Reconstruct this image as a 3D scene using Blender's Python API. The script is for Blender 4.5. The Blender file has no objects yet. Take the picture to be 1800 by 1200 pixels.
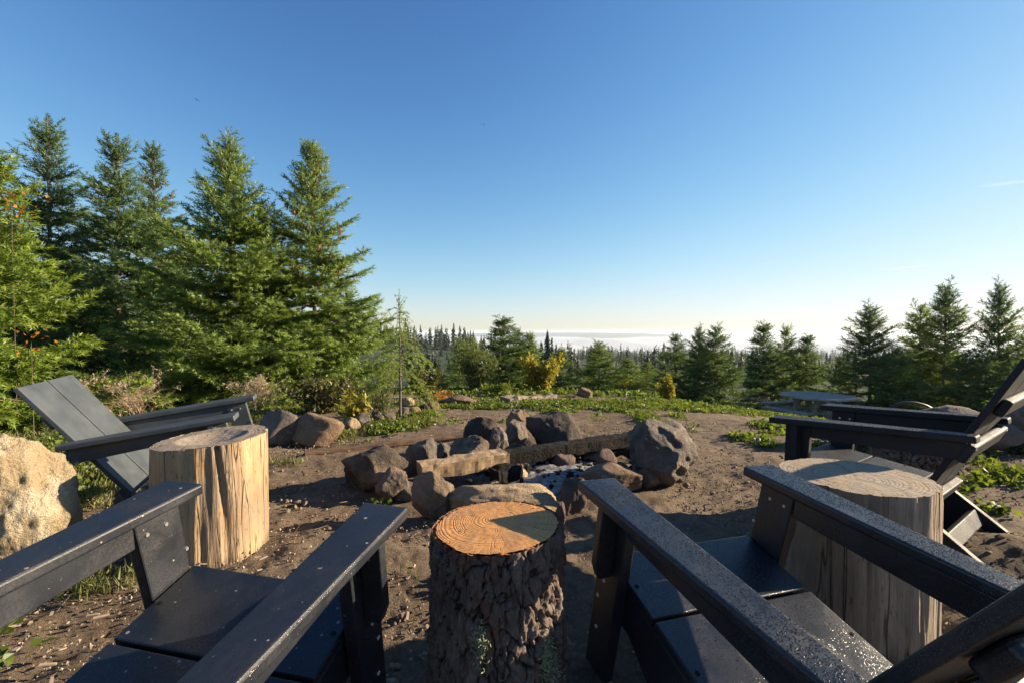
import bpy, bmesh, math, random
import numpy as np
from mathutils import Matrix, Vector

random.seed(7)
RNG = np.random.default_rng(11)
S = bpy.context.scene
COL = S.collection
rad = math.radians

# ---------------------------------------------------------------- camera
CAM_H, FOC, HOR = 1.0286, 800.0, 582.6          # metres, pixels of a 1800 px wide frame, horizon row
PITCH = math.atan2(600 - HOR, FOC)
cam_d = bpy.data.cameras.new('camera')
cam = bpy.data.objects.new('camera', cam_d)
COL.objects.link(cam)
cam_d.sensor_width = 36.0
cam_d.lens = FOC / 1800 * 36
cam_d.clip_start = 0.02
cam_d.clip_end = 20000
cam.location = (0, 0, CAM_H)
cam.rotation_euler = (math.pi / 2 - PITCH, 0, 0)
S.camera = cam

# ---------------------------------------------------------------- sky, sun, exposure
SUN_AZ, SUN_EL = 13.0, 18.5                     # degrees ahead of due right, degrees up
w = bpy.data.worlds.new("World")
S.world = w
w.use_nodes = True
nt = w.node_tree
sky = nt.nodes.new('ShaderNodeTexSky')
sky.sky_type = 'NISHITA'
sky.sun_disc = False
sky.sun_elevation = rad(SUN_EL)
sky.sun_rotation = rad(90 - SUN_AZ)
sky.altitude = 0
sky.air_density = 1.0
sky.dust_density = 0.15
sky.ozone_density = 4.0
bg = nt.nodes['Background']
bg.inputs['Strength'].default_value = 0.13
# the camera's own contrast curve for the sky: a gamma with a soft shoulder, the same in every direction
EXPO = 1.58
def vm(op, a, b=None, c=None):
    o = nt.nodes.new('ShaderNodeVectorMath'); o.operation = op
    for i, v in enumerate((a, b, c)):
        if v is None: continue
        if isinstance(v, tuple): o.inputs[i].default_value = v
        else: nt.links.new(v, o.inputs[i])
    return o.outputs[0]
gm = nt.nodes.new('ShaderNodeGamma'); gm.inputs['Gamma'].default_value = 1.62
nt.links.new(vm('MULTIPLY', sky.outputs[0], (.13, .13, .13)), gm.inputs['Color'])
den = vm('MULTIPLY_ADD', gm.outputs[0], (3.9, 3.9, 3.9), (1., 1., 1.))
k = 1 / (.13 * 2 ** EXPO)
glow = vm('MAXIMUM', vm('ADD', vm('MULTIPLY', sky.outputs[0], (.13, .13, .13)), (-1.1, -1.1, -1.1)), (0., 0., 0.))   # the sun's own aureole stays as the sky model has it
nt.links.new(vm('ADD', vm('MULTIPLY', vm('DIVIDE', gm.outputs[0], den), (5.2 * k, 5.1 * k, 5.25 * k)), vm('MULTIPLY', glow, (1. * k, 1. * k, 1. * k))), bg.inputs['Color'])
sun_d = bpy.data.lights.new('sun', 'SUN')
sun = bpy.data.objects.new('sun', sun_d)
COL.objects.link(sun)
sun_d.energy = 5.0
sun_d.angle = rad(0.5)
sun_d.color = (1.0, 0.82, 0.58)
sdir = Vector((math.cos(rad(SUN_AZ)) * math.cos(rad(SUN_EL)), math.sin(rad(SUN_AZ)) * math.cos(rad(SUN_EL)), math.sin(rad(SUN_EL))))
sun.rotation_euler = sdir.to_track_quat('Z', 'Y').to_euler()
S.view_settings.view_transform = 'Standard'
S.view_settings.look = 'None'
S.view_settings.exposure = EXPO
S.view_settings.gamma = 1
S.view_settings.use_curve_mapping = False
S.cycles.max_bounces = 8
S.cycles.volume_bounces = 1
S.cycles.transparent_max_bounces = 12

# ---------------------------------------------------------------- numpy noise
def _h(ix, iy, iz):
    n = (ix.astype(np.int64) * 374761393 + iy.astype(np.int64) * 668265263 + iz.astype(np.int64) * 2147483647) & 0xffffffff
    n = ((n ^ (n >> 13)) * 1274126177) & 0xffffffff
    n = ((n ^ (n >> 16)) * 2246822519) & 0xffffffff
    return ((n ^ (n >> 15)) & 0xffffff) / float(0xffffff) * 2 - 1

def vnoise(P):
    P = np.asarray(P, float)
    i = np.floor(P).astype(np.int64)
    f = P - i
    u = f * f * f * (f * (f * 6 - 15) + 10)
    r = 0
    for a in (0, 1):
        wx = u[:, 0] if a else 1 - u[:, 0]
        for b in (0, 1):
            wy = u[:, 1] if b else 1 - u[:, 1]
            for c in (0, 1):
                wz = u[:, 2] if c else 1 - u[:, 2]
                r = r + wx * wy * wz * _h(i[:, 0] + a, i[:, 1] + b, i[:, 2] + c)
    return r

def fbm(P, octv=4, gain=.5, seed=0.):
    P = np.asarray(P, float) + seed * 17.37
    s, a = 0, 1.
    for o in range(octv):
        s = s + a * vnoise(P * 2 ** o + o * 9.1)
        a *= gain
    return s

def sstep(a, b, x):
    t = np.clip((x - a) / (b - a), 0, 1)
    return t * t * (3 - 2 * t)

# ---------------------------------------------------------------- object helpers
def tag(o, label=None, cat=None, group=None, kind=None):
    if label: o['label'] = label
    if cat: o['category'] = cat
    if group: o['group'] = group
    if kind: o['kind'] = kind
    return o

def empty(name, loc=(0, 0, 0), rot=0.0):
    o = bpy.data.objects.new(name, None)
    COL.objects.link(o)
    o.empty_display_size = .1
    o.location = loc
    o.rotation_euler = (0, 0, rot)
    return o

def mesh_np(name, V, F, m=None, parent=None, smooth=False, attrs=None):
    """V (n,3); F (m,3|4) array, or a list of such arrays"""
    V = np.asarray(V, np.float32)
    Fs = F if isinstance(F, list) else [F]
    Fs = [np.asarray(f, np.int32) for f in Fs if len(f)]
    me = bpy.data.meshes.new(name)
    me.vertices.add(len(V))
    me.vertices.foreach_set('co', V.ravel())
    idx = np.concatenate([f.ravel() for f in Fs])
    tot = np.concatenate([np.full(len(f), f.shape[1], np.int32) for f in Fs])
    st = np.concatenate([[0], np.cumsum(tot)[:-1]]).astype(np.int32)
    me.loops.add(len(idx))
    me.loops.foreach_set('vertex_index', idx)
    me.polygons.add(len(tot))
    me.polygons.foreach_set('loop_start', st)
    me.polygons.foreach_set('loop_total', tot)
    me.polygons.foreach_set('use_smooth', np.full(len(tot), smooth))
    for k, v in (attrs or {}).items():
        a = me.attributes.new(k, 'FLOAT', 'POINT')
        a.data.foreach_set('value', np.asarray(v, np.float32))
    me.update()
    me.validate()
    o = bpy.data.objects.new(name, me)
    COL.objects.link(o)
    if m: me.materials.append(m)
    if parent: o.parent = parent
    return o

def bm_obj(name, bm, m, parent=None, smooth_angle=None):
    bmesh.ops.recalc_face_normals(bm, faces=bm.faces)
    me = bpy.data.meshes.new(name)
    bm.to_mesh(me)
    bm.free()
    o = bpy.data.objects.new(name, me)
    COL.objects.link(o)
    me.materials.append(m)
    if parent: o.parent = parent
    return o

def copy_tree(o, parent=None):
    c = o.copy()
    COL.objects.link(c)
    if parent: c.parent = parent
    for ch in list(o.children):
        copy_tree(ch, c)
    return c

# ---------------------------------------------------------------- materials
def new_mat(name):
    m = bpy.data.materials.new(name)
    m.use_nodes = True
    return m, m.node_tree, m.node_tree.nodes['Principled BSDF']

class NB:
    def __init__(s, t): s.t = t
    def n(s, typ, **kw):
        o = s.t.nodes.new(typ)
        for k, v in kw.items():
            if k in o.inputs.keys(): o.inputs[k].default_value = v
            else: setattr(o, k, v)
        return o
    def l(s, a, b): s.t.links.new(a, b)
    def coord(s, scale=(1, 1, 1), kind='Object'):
        c = s.n('ShaderNodeTexCoord'); mp = s.n('ShaderNodeMapping')
        mp.inputs['Scale'].default_value = scale
        s.l(c.outputs[kind], mp.inputs[0]); return mp.outputs[0]
    def noise(s, vec, scale, detail=4, rough=.55, dist=0.):
        o = s.n('ShaderNodeTexNoise'); o.inputs['Scale'].default_value = scale
        o.inputs['Detail'].default_value = detail; o.inputs['Roughness'].default_value = rough
        o.inputs['Distortion'].default_value = dist
        s.l(vec, o.inputs['Vector']); return o.outputs['Fac']
    def voro(s, vec, scale, feature='F1', out='Distance'):
        o = s.n('ShaderNodeTexVoronoi', feature=feature); o.inputs['Scale'].default_value = scale
        s.l(vec, o.inputs['Vector']); return o.outputs[out]
    def ramp(s, fac, stops):
        o = s.n('ShaderNodeValToRGB'); e = o.color_ramp.elements
        while len(e) < len(stops): e.new(.5)
        for i, (p, c) in enumerate(stops):
            e[i].position = p
            e[i].color = (*c, 1) if isinstance(c, tuple) else (c, c, c, 1)
        s.l(fac, o.inputs[0]); return o.outputs[0]
    def mix(s, fac, a, b, mode='MIX'):
        o = s.n('ShaderNodeMix', data_type='RGBA', blend_type=mode)
        for sock, v in ((o.inputs[0], fac), (o.inputs[6], a), (o.inputs[7], b)):
            if isinstance(v, bpy.types.NodeSocket): s.l(v, sock)
            elif isinstance(v, tuple): sock.default_value = (*v, 1)
            else: sock.default_value = v
        return o.outputs[2]
    def math(s, op, a, b=0., c=0.):
        o = s.n('ShaderNodeMath', operation=op)
        for i, v in enumerate((a, b, c)):
            if isinstance(v, bpy.types.NodeSocket): s.l(v, o.inputs[i])
            else: o.inputs[i].default_value = v
        return o.outputs[0]
    def attr(s, name):
        return s.n('ShaderNodeAttribute', attribute_name=name).outputs['Fac']
    def bump(s, h, strength=.5, dist=.01, prev=None):
        o = s.n('ShaderNodeBump'); o.inputs['Strength'].default_value = strength
        o.inputs['Distance'].default_value = dist
        s.l(h, o.inputs['Height'])
        if prev: s.l(prev, o.inputs['Normal'])
        return o.outputs[0]

def chair_material(name, speck=0., dew=0., base=(.018, .021, .026), rough=.42, spec=.5):
    m, t, p = new_mat(name); b = NB(t)
    v = b.coord()
    n1 = b.noise(v, 9, 5)
    col = b.mix(b.ramp(n1, [(.35, 0.), (.75, 1.)]), base, tuple(c * 1.55 for c in base))
    dn = b.math('MULTIPLY', b.ramp(b.noise(v, 5.5, 6, .7, .5), [(.48, 0.), (.72, 1.)]), b.ramp(b.noise(v, 160, 3, .7), [(.35, .2), (.6, 1.)]))
    col = b.mix(b.math('MULTIPLY', dn, .30), col, (.075, .068, .058))
    rg = b.math('ADD', b.math('MULTIPLY_ADD', n1, .25, rough - .12), b.math('MULTIPLY', dn, .22))
    fine = b.noise(v, 700, 2, .6)
    nrm = b.bump(fine, .25, .0006)
    if speck:
        vs = b.voro(v, 55); vc = b.voro(v, 55, out='Color')
        sep = b.n('ShaderNodeSeparateColor'); b.l(vc, sep.inputs[0])
        msk = b.math('MULTIPLY', b.math('LESS_THAN', vs, b.math('MULTIPLY_ADD', b.math('POWER', sep.outputs[1], 3.), .20, .045)), b.math('GREATER_THAN', sep.outputs[0], 1 - speck))
        big = b.math('GREATER_THAN', b.noise(v, 46, 4, .7), .70)
        msk = b.math('MAXIMUM', msk, b.math('MULTIPLY', big, .6))
        col = b.mix(b.math('MULTIPLY', msk, .75), col, (.34, .30, .25))
    if dew:
        def beads(sc, rad_, frac):
            d = b.voro(v, sc); sp = b.n('ShaderNodeSeparateColor'); b.l(b.voro(v, sc, out='Color'), sp.inputs[0])
            return b.math('MULTIPLY', b.ramp(d, [(0., 1.), (rad_ * .7, .6), (rad_, 0.)]), b.math('GREATER_THAN', sp.outputs[0], 1 - frac))
        h = b.math('MAXIMUM', beads(480, .36, .6), beads(230, .30, .35))
        wet = b.ramp(b.noise(v, 11, 3), [(.38, 0.), (.52, 1.)])
        h = b.math('MULTIPLY', h, b.math('MULTIPLY_ADD', wet, .8, .2))
        nrm = b.bump(h, dew, .0030, nrm)
        rg = b.math('SUBTRACT', rg, b.math('MULTIPLY', b.math('GREATER_THAN', h, .05), .22))
    b.l(col, p.inputs['Base Color']); b.l(rg, p.inputs['Roughness']); b.l(nrm, p.inputs['Normal'])
    p.inputs['Specular IOR Level'].default_value = spec
    return m

def rock_material(name, c1, c2, c3, lichen=None, soot=0.):
    m, t, p = new_mat(name); b = NB(t)
    v = b.coord()
    oi = b.n('ShaderNodeObjectInfo')
    ofs = b.n('ShaderNodeVectorMath', operation='ADD'); b.l(v, ofs.inputs[0])
    cmb = b.n('ShaderNodeCombineXYZ')
    for i in range(3): b.l(b.math('MULTIPLY', oi.outputs['Random'], 31. + 7 * i), cmb.inputs[i])
    b.l(cmb.outputs[0], ofs.inputs[1]); v = ofs.outputs[0]
    big = b.noise(v, 4.5, 5, .6, .4); mid = b.noise(v, 19, 6, .65); fin = b.noise(v, 90, 5, .7)
    col = b.mix(b.ramp(big, [(.36, 0.), (.64, 1.)]), c1, c2)
    col = b.mix(b.ramp(mid, [(.48, 0.), (.72, .85)]), col, c3)
    col = b.mix(b.ramp(fin, [(.3, .55), (.6, 0.)]), col, tuple(x * .55 for x in c1))
    if lichen:
        lm = b.math('MULTIPLY', b.ramp(b.noise(v, 6.5, 6, .7), [(.52, 0.), (.58, 1.)]), b.ramp(fin, [(.35, 0.), (.5, 1.)]))
        col = b.mix(b.math('MULTIPLY', lm, .8), col, lichen)
    if soot:
        sm = b.ramp(b.noise(v, 3.2, 4, .6), [(.42, 0.), (.62, 1.)])
        col = b.mix(b.math('MULTIPLY', sm, soot), col, (.022, .02, .02))
    pit = b.ramp(b.voro(v, 42), [(.0, 0.), (.3, 1.)])
    h = b.math('ADD', b.math('MULTIPLY', mid, 1.), b.math('ADD', b.math('MULTIPLY', fin, .6), b.math('MULTIPLY', pit, .12)))
    b.l(b.bump(h, 1., .03), p.inputs['Normal'])
    b.l(col, p.inputs['Base Color'])
    p.inputs['Roughness'].default_value = .88
    p.inputs['Specular IOR Level'].default_value = .25
    return m

def foliage_material(name, dark, light, trans=.35, warm=None):
    m, t, p = new_mat(name); b = NB(t)
    t.nodes.remove(p)
    out = t.nodes['Material Output']
    ti = b.attr('tint'); v = b.coord()
    n = b.noise(v, 2.2, 3)
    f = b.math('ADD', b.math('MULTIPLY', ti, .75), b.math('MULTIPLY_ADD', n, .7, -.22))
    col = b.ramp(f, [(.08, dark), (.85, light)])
    if warm:
        col = b.mix(b.ramp(b.math('ADD', ti, b.math('MULTIPLY', n, .3)), [(1.02, 0.), (1.1, 1.)]), col, warm)
    d = b.n('ShaderNodeBsdfDiffuse'); tr = b.n('ShaderNodeBsdfTranslucent'); g = b.n('ShaderNodeBsdfGlossy')
    b.l(col, d.inputs[0])
    b.l(b.mix(1., col, (1.25, 1.2, .55), 'MULTIPLY'), tr.inputs[0])
    g.inputs['Roughness'].default_value = .45; g.inputs['Color'].default_value = (.9, .95, 1, 1)
    mx = b.n('ShaderNodeMixShader'); mx.inputs[0].default_value = trans
    b.l(d.outputs[0], mx.inputs[1]); b.l(tr.outputs[0], mx.inputs[2])
    m2 = b.n('ShaderNodeMixShader'); m2.inputs[0].default_value = .02
    b.l(mx.outputs[0], m2.inputs[1]); b.l(g.outputs[0], m2.inputs[2])
    b.l(m2.outputs[0], out.inputs['Surface'])
    return m

def simple_mat(name, c1, c2, scale=20, rough=.85, bump=.4, bdist=.005, stretch=(1, 1, 1), spec=.3):
    m, t, p = new_mat(name); b = NB(t)
    v = b.coord(stretch)
    n = b.noise(v, scale, 6, .65)
    b.l(b.mix(b.ramp(n, [(.35, 0.), (.68, 1.)]), c1, c2), p.inputs['Base Color'])
    b.l(b.bump(n, bump, bdist), p.inputs['Normal'])
    p.inputs['Roughness'].default_value = rough
    p.inputs['Specular IOR Level'].default_value = spec
    return m

def rings_material(name, c_light, c_dark, c_stain, freq=95., ecc=(0., 0.), bump=.6, rough=.8, saw=0.4):
    m, t, p = new_mat(name); b = NB(t)
    v = b.coord()
    sep = b.n('ShaderNodeSeparateXYZ'); b.l(v, sep.inputs[0])
    x = b.math('SUBTRACT', sep.outputs[0], ecc[0]); y = b.math('SUBTRACT', sep.outputs[1], ecc[1])
    r = b.math('SQRT', b.math('ADD', b.math('MULTIPLY', x, x), b.math('MULTIPLY', y, y)))
    wob = b.noise(v, 7, 3); wob2 = b.noise(v, 40, 3)
    r2 = b.math('ADD', r, b.math('ADD', b.math('MULTIPLY', wob, .024), b.math('MULTIPLY', wob2, .0011)))
    r2 = b.math('ADD', r2, b.math('MULTIPLY', b.math('SINE', b.math('MULTIPLY', r2, 61.)), .006))
    r2 = b.math('ADD', r2, b.math('MULTIPLY', b.math('SINE', b.math('MULTIPLY', r2, 148.)), .0022))
    ring = b.math('SINE', b.math('MULTIPLY', r2, freq * 6.283))
    ring2 = b.math('SINE', b.math('MULTIPLY', r2, freq * 1.9))
    ring01 = b.math('MULTIPLY_ADD', ring, .5, .5)
    rc = b.math('MULTIPLY', b.math('POWER', ring01, 1.7), b.math('MULTIPLY_ADD', ring2, .25, .75))
    col = b.mix(b.math('MULTIPLY', rc, .75), c_light, c_dark)
    st = b.ramp(b.noise(v, 5.5, 6, .65, .6), [(.42, 0.), (.66, 1.)])
    col = b.mix(b.math('MULTIPLY', st, .75), col, c_stain)
    cmb = b.n('ShaderNodeCombineXYZ'); b.l(b.math('DIVIDE', x, r), cmb.inputs[0]); b.l(b.math('DIVIDE', y, r), cmb.inputs[1]); b.l(b.math('MULTIPLY', wob, .5), cmb.inputs[2])
    chk = b.math('MULTIPLY', b.ramp(b.noise(cmb.outputs[0], 4.5, 2, .5), [(.488, 0.), (.5, 1.), (.512, 0.)]), b.ramp(r, [(.03, 0.), (.09, 1.)]))
    col = b.mix(b.math('MULTIPLY', chk, .75), col, tuple(c * .25 for c in c_dark))
    grey = b.math('MULTIPLY', b.ramp(b.noise(v, 9, 6, .7, .4), [(.5, 0.), (.66, 1.)]), .45)
    col = b.mix(grey, col, tuple(.5 * c + .09 for c in c_dark))
    sawn = b.noise(b.coord((60, 330, 10)), 1., 4, .65)
    grit = b.noise(v, 210, 4, .7)
    col = b.mix(b.ramp(grit, [(.3, .45), (.55, 0.)]), col, tuple(c * .5 for c in c_dark))
    h = b.math('ADD', b.math('MULTIPLY_ADD', chk, -1.2, b.math('MULTIPLY', rc, -.4)), b.math('ADD', b.math('MULTIPLY', sawn, saw), b.math('MULTIPLY', grit, .35)))
    b.l(b.bump(h, bump, .004), p.inputs['Normal'])
    b.l(col, p.inputs['Base Color'])
    p.inputs['Roughness'].default_value = rough
    p.inputs['Specular IOR Level'].default_value = .25
    return m

def barkless_material(name, c1, c2, c3, warm):
    m, t, p = new_mat(name); b = NB(t)
    v = b.coord((1, 1, .09))
    n = b.noise(v, 26, 6, .65); n2 = b.noise(b.coord((1, 1, .35)), 6, 5, .6, .5); n3 = b.noise(b.coord((1, 1, .05)), 120, 3)
    col = b.mix(b.ramp(n, [(.34, 0.), (.66, 1.)]), c1, c2)
    col = b.mix(b.ramp(n2, [(.42, 0.), (.66, .9)]), col, c3)
    col = b.mix(b.ramp(b.noise(b.coord((1, 1, .4)), 9, 5, .6), [(.56, 0.), (.72, .8)]), col, warm)
    gw = b.math('MULTIPLY', b.ramp(b.noise(b.coord((1, 1, .5)), 5.5, 6, .7, .4), [(.46, 0.), (.6, 1.)]), b.ramp(b.noise(b.coord((1, 1, .2)), 60, 4, .7), [(.3, .2), (.6, 1.)]))
    col = b.mix(b.math('MULTIPLY', gw, .6), col, (.20, .165, .13))
    spk = b.ramp(b.noise(b.coord((1, 1, .3)), 75, 4, .7), [(.6, 0.), (.68, .75)])
    col = b.mix(spk, col, (.07, .045, .03))
    sz = b.n('ShaderNodeSeparateXYZ'); b.l(b.coord(), sz.inputs[0])
    dirt = b.ramp(b.math('ADD', b.math('MULTIPLY', sz.outputs[2], -1.), b.math('MULTIPLY_ADD', n2, .16, -.02)), [(-.0, 0.), (.06, .8)])
    col = b.mix(dirt, col, (.12, .085, .058))
    crack = b.ramp(b.noise(b.coord((1, 1, .05)), 9, 3, .5, .2), [(.494, 0.), (.5, 1.), (.506, 0.)])
    col = b.mix(b.math('MULTIPLY', crack, .8), col, (.03, .022, .016))
    h = b.math('ADD', b.math('ADD', n, b.math('MULTIPLY', n3, .6)), b.math('MULTIPLY', crack, -.8))
    b.l(b.bump(h, .85, .011), p.inputs['Normal'])
    b.l(col, p.inputs['Base Color'])
    p.inputs['Roughness'].default_value = .85
    p.inputs['Specular IOR Level'].default_value = .2
    return m

def bark_material(name):
    m, t, p = new_mat(name); b = NB(t)
    at = b.attr('groove')
    v = b.coord((1, 1, .45))
    n = b.noise(v, 22, 6, .7); n2 = b.noise(v, 90, 5, .7)
    col = b.mix(b.ramp(n, [(.36, 0.), (.66, 1.)]), (.095, .068, .055), (.215, .165, .14))
    col = b.mix(b.ramp(n2, [(.55, 0.), (.74, .8)]), col, (.27, .235, .21))
    col = b.mix(b.ramp(b.noise(b.coord(), 8, 4, .6), [(.55, 0.), (.7, .7)]), col, (.15, .065, .04))
    col = b.mix(b.ramp(at, [(.05, .9), (.55, 0.)]), col, (.02, .014, .011))
    h = b.math('ADD', n, b.math('MULTIPLY', n2, .5))
    b.l(b.bump(h, 1., .022), p.inputs['Normal'])
    b.l(col, p.inputs['Base Color'])
    p.inputs['Roughness'].default_value = .9
    p.inputs['Specular IOR Level'].default_value = .2
    return m

def ground_material():
    m, t, p = new_mat('dirt_ground'); b = NB(t)
    v = b.coord()
    gr = b.attr('green'); ash = b.attr('ash'); far = b.attr('far')
    n1 = b.noise(v, 1.3, 6, .6); n2 = b.noise(v, 11, 6, .7); n3 = b.noise(v, 75, 5, .75)
    col = b.mix(b.ramp(n1, [(.35, 0.), (.65, 1.)]), (.165, .115, .076), (.275, .205, .14))
    col = b.mix(b.ramp(n2, [(.42, 0.), (.7, .8)]), col, (.085, .06, .042))
    col = b.mix(b.ramp(n3, [(.54, 0.), (.74, .85)]), col, (.30, .245, .185))
    col = b.mix(b.ramp(n3, [(.28, .8), (.42, 0.)]), col, (.04, .028, .02))  # crevice shade painted into the colour: low spots of the grain darkened
    gmix = b.ramp(b.math('ADD', gr, b.math('MULTIPLY_ADD', n2, .9, -.45)), [(.35, 0.), (.75, 1.)])
    gcol = b.mix(b.ramp(n3, [(.35, 0.), (.65, 1.)]), (.045, .06, .016), (.13, .13, .045))
    col = b.mix(b.math('MULTIPLY', gmix, .85), col, gcol)
    acol = b.mix(b.ramp(n2, [(.4, 0.), (.62, 1.)]), (.33, .33, .33), (.10, .10, .10))
    col = b.mix(b.ramp(b.math('ADD', ash, b.math('MULTIPLY_ADD', n2, .8, -.4)), [(.35, 0.), (.7, 1.)]), col, acol)
    fcol = b.mix(b.ramp(b.noise(v, .05, 5), [(.4, 0.), (.6, 1.)]), (.016, .028, .013), (.04, .058, .024))
    col = b.mix(far, col, fcol)
    h = b.math('ADD', b.math('MULTIPLY', n2, .8), b.math('MULTIPLY', n3, .6))
    n4 = b.noise(v, 190, 3, .7)
    h = b.math('ADD', h, b.math('MULTIPLY', n4, .35))
    b.l(b.bump(h, 1., .045), p.inputs['Normal'])
    b.l(col, p.inputs['Base Color'])
    p.inputs['Roughness'].default_value = .95
    p.inputs['Specular IOR Level'].default_value = .15
    return m

M = {}
M['chair_dry'] = chair_material('chair_charcoal_dry', .0, 0., base=(.044, .051, .056), rough=.46)
M['chair_speck'] = chair_material('chair_charcoal_specked', .42, 0.25, base=(.009, .011, .016), rough=.40)
M['chair_wet'] = chair_material('chair_charcoal_dewy', .0, .3, base=(.009, .011, .016), rough=.36)
M['chair_damp'] = chair_material('chair_charcoal_damp', .0, .3, base=(.011, .013, .018), rough=.62, spec=.17)
M['steel'] = simple_mat('screw_steel', (.55, .52, .48), (.42, .40, .37), 200, .4, .1, .001); M['steel'].node_tree.nodes['Principled BSDF'].inputs['Metallic'].default_value = .9
M['bark'] = bark_material('stump_bark')
M['top_fresh'] = rings_material('fresh_cut_face', (.60, .30, .105), (.36, .15, .05), (.46, .225, .085), 150., (.03, .02), .45, .8, .12)
M['top_rim'] = simple_mat('inner_bark_rim', (.22, .075, .025), (.34, .135, .045), 60, .9, .9, .01)
M['top_old'] = rings_material('weathered_cut_face', (.33, .275, .21), (.17, .125, .09), (.22, .165, .115), 80., (-.06, -.02), .45, .85, .2)
M['top_grey'] = rings_material('grey_cut_face', (.31, .255, .19), (.15, .115, .085), (.30, .20, .11), 75., (-.02, .02), .4, .8, .2)
M['side_pale'] = barkless_material('pale_bare_wood', (.29, .20, .115), (.41, .29, .17), (.21, .145, .088), (.38, .185, .065))
M['side_grey'] = barkless_material('grey_bare_wood', (.25, .19, .135), (.35, .28, .205), (.16, .12, .09), (.27, .17, .10))
M['lichen'] = simple_mat('pale_lichen', (.22, .23, .13), (.34, .35, .22), 80, .95, .6, .004)
M['rock_tan'] = rock_material('rock_tan', (.29, .205, .125), (.42, .31, .195), (.47, .38, .27))
M['rock_lichen'] = rock_material('rock_lichen', (.30, .225, .135), (.40, .31, .19), (.44, .36, .24), lichen=(.48, .42, .31))
M['rock_brown'] = rock_material('rock_brown', (.15, .095, .06), (.25, .165, .105), (.31, .23, .165))
M['rock_grey'] = rock_material('rock_grey', (.12, .098, .082), (.225, .18, .145), (.31, .26, .215), soot=.35)
M['rock_soot'] = rock_material('rock_sooty', (.16, .115, .082), (.26, .185, .13), (.30, .235, .18), soot=.85)
M['rock_dark'] = rock_material('rock_dark', (.06, .048, .042), (.095, .075, .064), (.13, .105, .09), soot=.6)
M['rock_red'] = rock_material('rock_reddish', (.14, .09, .075), (.185, .125, .105), (.20, .155, .14), soot=.3)
M['timber'] = simple_mat('split_timber', (.25, .165, .09), (.36, .25, .145), 30, .85, .6, .006, (.12, 1, 1))
M['char'] = simple_mat('charred_timber', (.007, .0065, .006), (.032, .027, .023), 60, .9, 1., .016, spec=.1)
M['plank'] = simple_mat('old_plank', (.07, .04, .026), (.16, .095, .06), 30, .85, .6, .005, (.1, 1, 1))
M['drift'] = simple_mat('weathered_log', (.16, .12, .09), (.25, .2, .155), 18, .9, .6, .01, (.15, 1, 1))
M['wood_twig'] = simple_mat('twig_wood', (.12, .085, .06), (.19, .14, .10), 30, .9, .3, .004)
M['trunk'] = simple_mat('fir_trunk', (.10, .075, .058), (.19, .155, .125), 25, .9, .7, .01)
M['dead'] = simple_mat('dead_stems', (.24, .17, .115), (.34, .25, .18), 30, .9, .2, .002)
M['cone'] = simple_mat('fir_cones', (.17, .075, .035), (.27, .13, .065), 60, .85, .4, .004)
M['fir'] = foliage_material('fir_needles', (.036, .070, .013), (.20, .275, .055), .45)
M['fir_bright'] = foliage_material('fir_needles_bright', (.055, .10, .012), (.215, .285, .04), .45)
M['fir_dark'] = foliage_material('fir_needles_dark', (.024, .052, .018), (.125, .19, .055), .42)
M['cedar'] = foliage_material('cedar_needles', (.09, .14, .025), (.27, .34, .07), .5)
M['yellow'] = foliage_material('yellow_leaves', (.11, .125, .02), (.40, .33, .05), .45)
M['willow'] = foliage_material('willow_leaves', (.05, .075, .025), (.17, .20, .07), .4)
M['olive'] = foliage_material('olive_leaves', (.045, .05, .02), (.14, .13, .045), .4)
M['orange'] = foliage_material('orange_leaves', (.25, .08, .012), (.45, .19, .02), .45)
M['cover'] = foliage_material('ground_cover_leaves', (.045, .075, .012), (.16, .21, .035), .45)
M['grass'] = foliage_material('grass_blades', (.07, .085, .022), (.26, .25, .09), .4)
M['straw'] = foliage_material('dry_seedheads', (.30, .23, .17), (.58, .5, .42), .4)
M['forest'] = foliage_material('far_forest_needles', (.012, .024, .012), (.05, .07, .026), .3)
M['chip'] = simple_mat('wood_chips', (.20, .15, .105), (.38, .31, .23), 9, .9, .3, .003)
M['clod'] = simple_mat('soil_clods', (.12, .085, .06), (.26, .195, .14), 30, .95, .6, .006)
M['grit'], _t, _p = new_mat('soil_grit'); _b = NB(_t)
_b.l(_b.ramp(_b.attr('tint'), [(0., (.075, .052, .036)), (.5, (.20, .15, .105)), (.85, (.25, .19, .14)), (1., (.34, .285, .22))]), _p.inputs['Base Color']); _p.inputs['Roughness'].default_value = .95
M['ash'] = simple_mat('wood_ash', (.27, .265, .26), (.06, .058, .056), 30, .95, .8, .012)
M['table'] = simple_mat('weathered_table_wood', (.17, .155, .135), (.36, .325, .285), 18, .7, .4, .004, (.3, 1, 1))
M['hose'] = simple_mat('black_pipe', (.012, .012, .013), (.02, .02, .022), 20, .35, .1, .001)
M['bird'] = simple_mat('bird_dark', (.03, .03, .035), (.06, .06, .065), 20, .7, .1, .001)
M['gull'] = simple_mat('bird_pale', (.6, .6, .6), (.75, .75, .75), 20, .7, .1, .001)
M['ground'] = ground_material()

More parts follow.
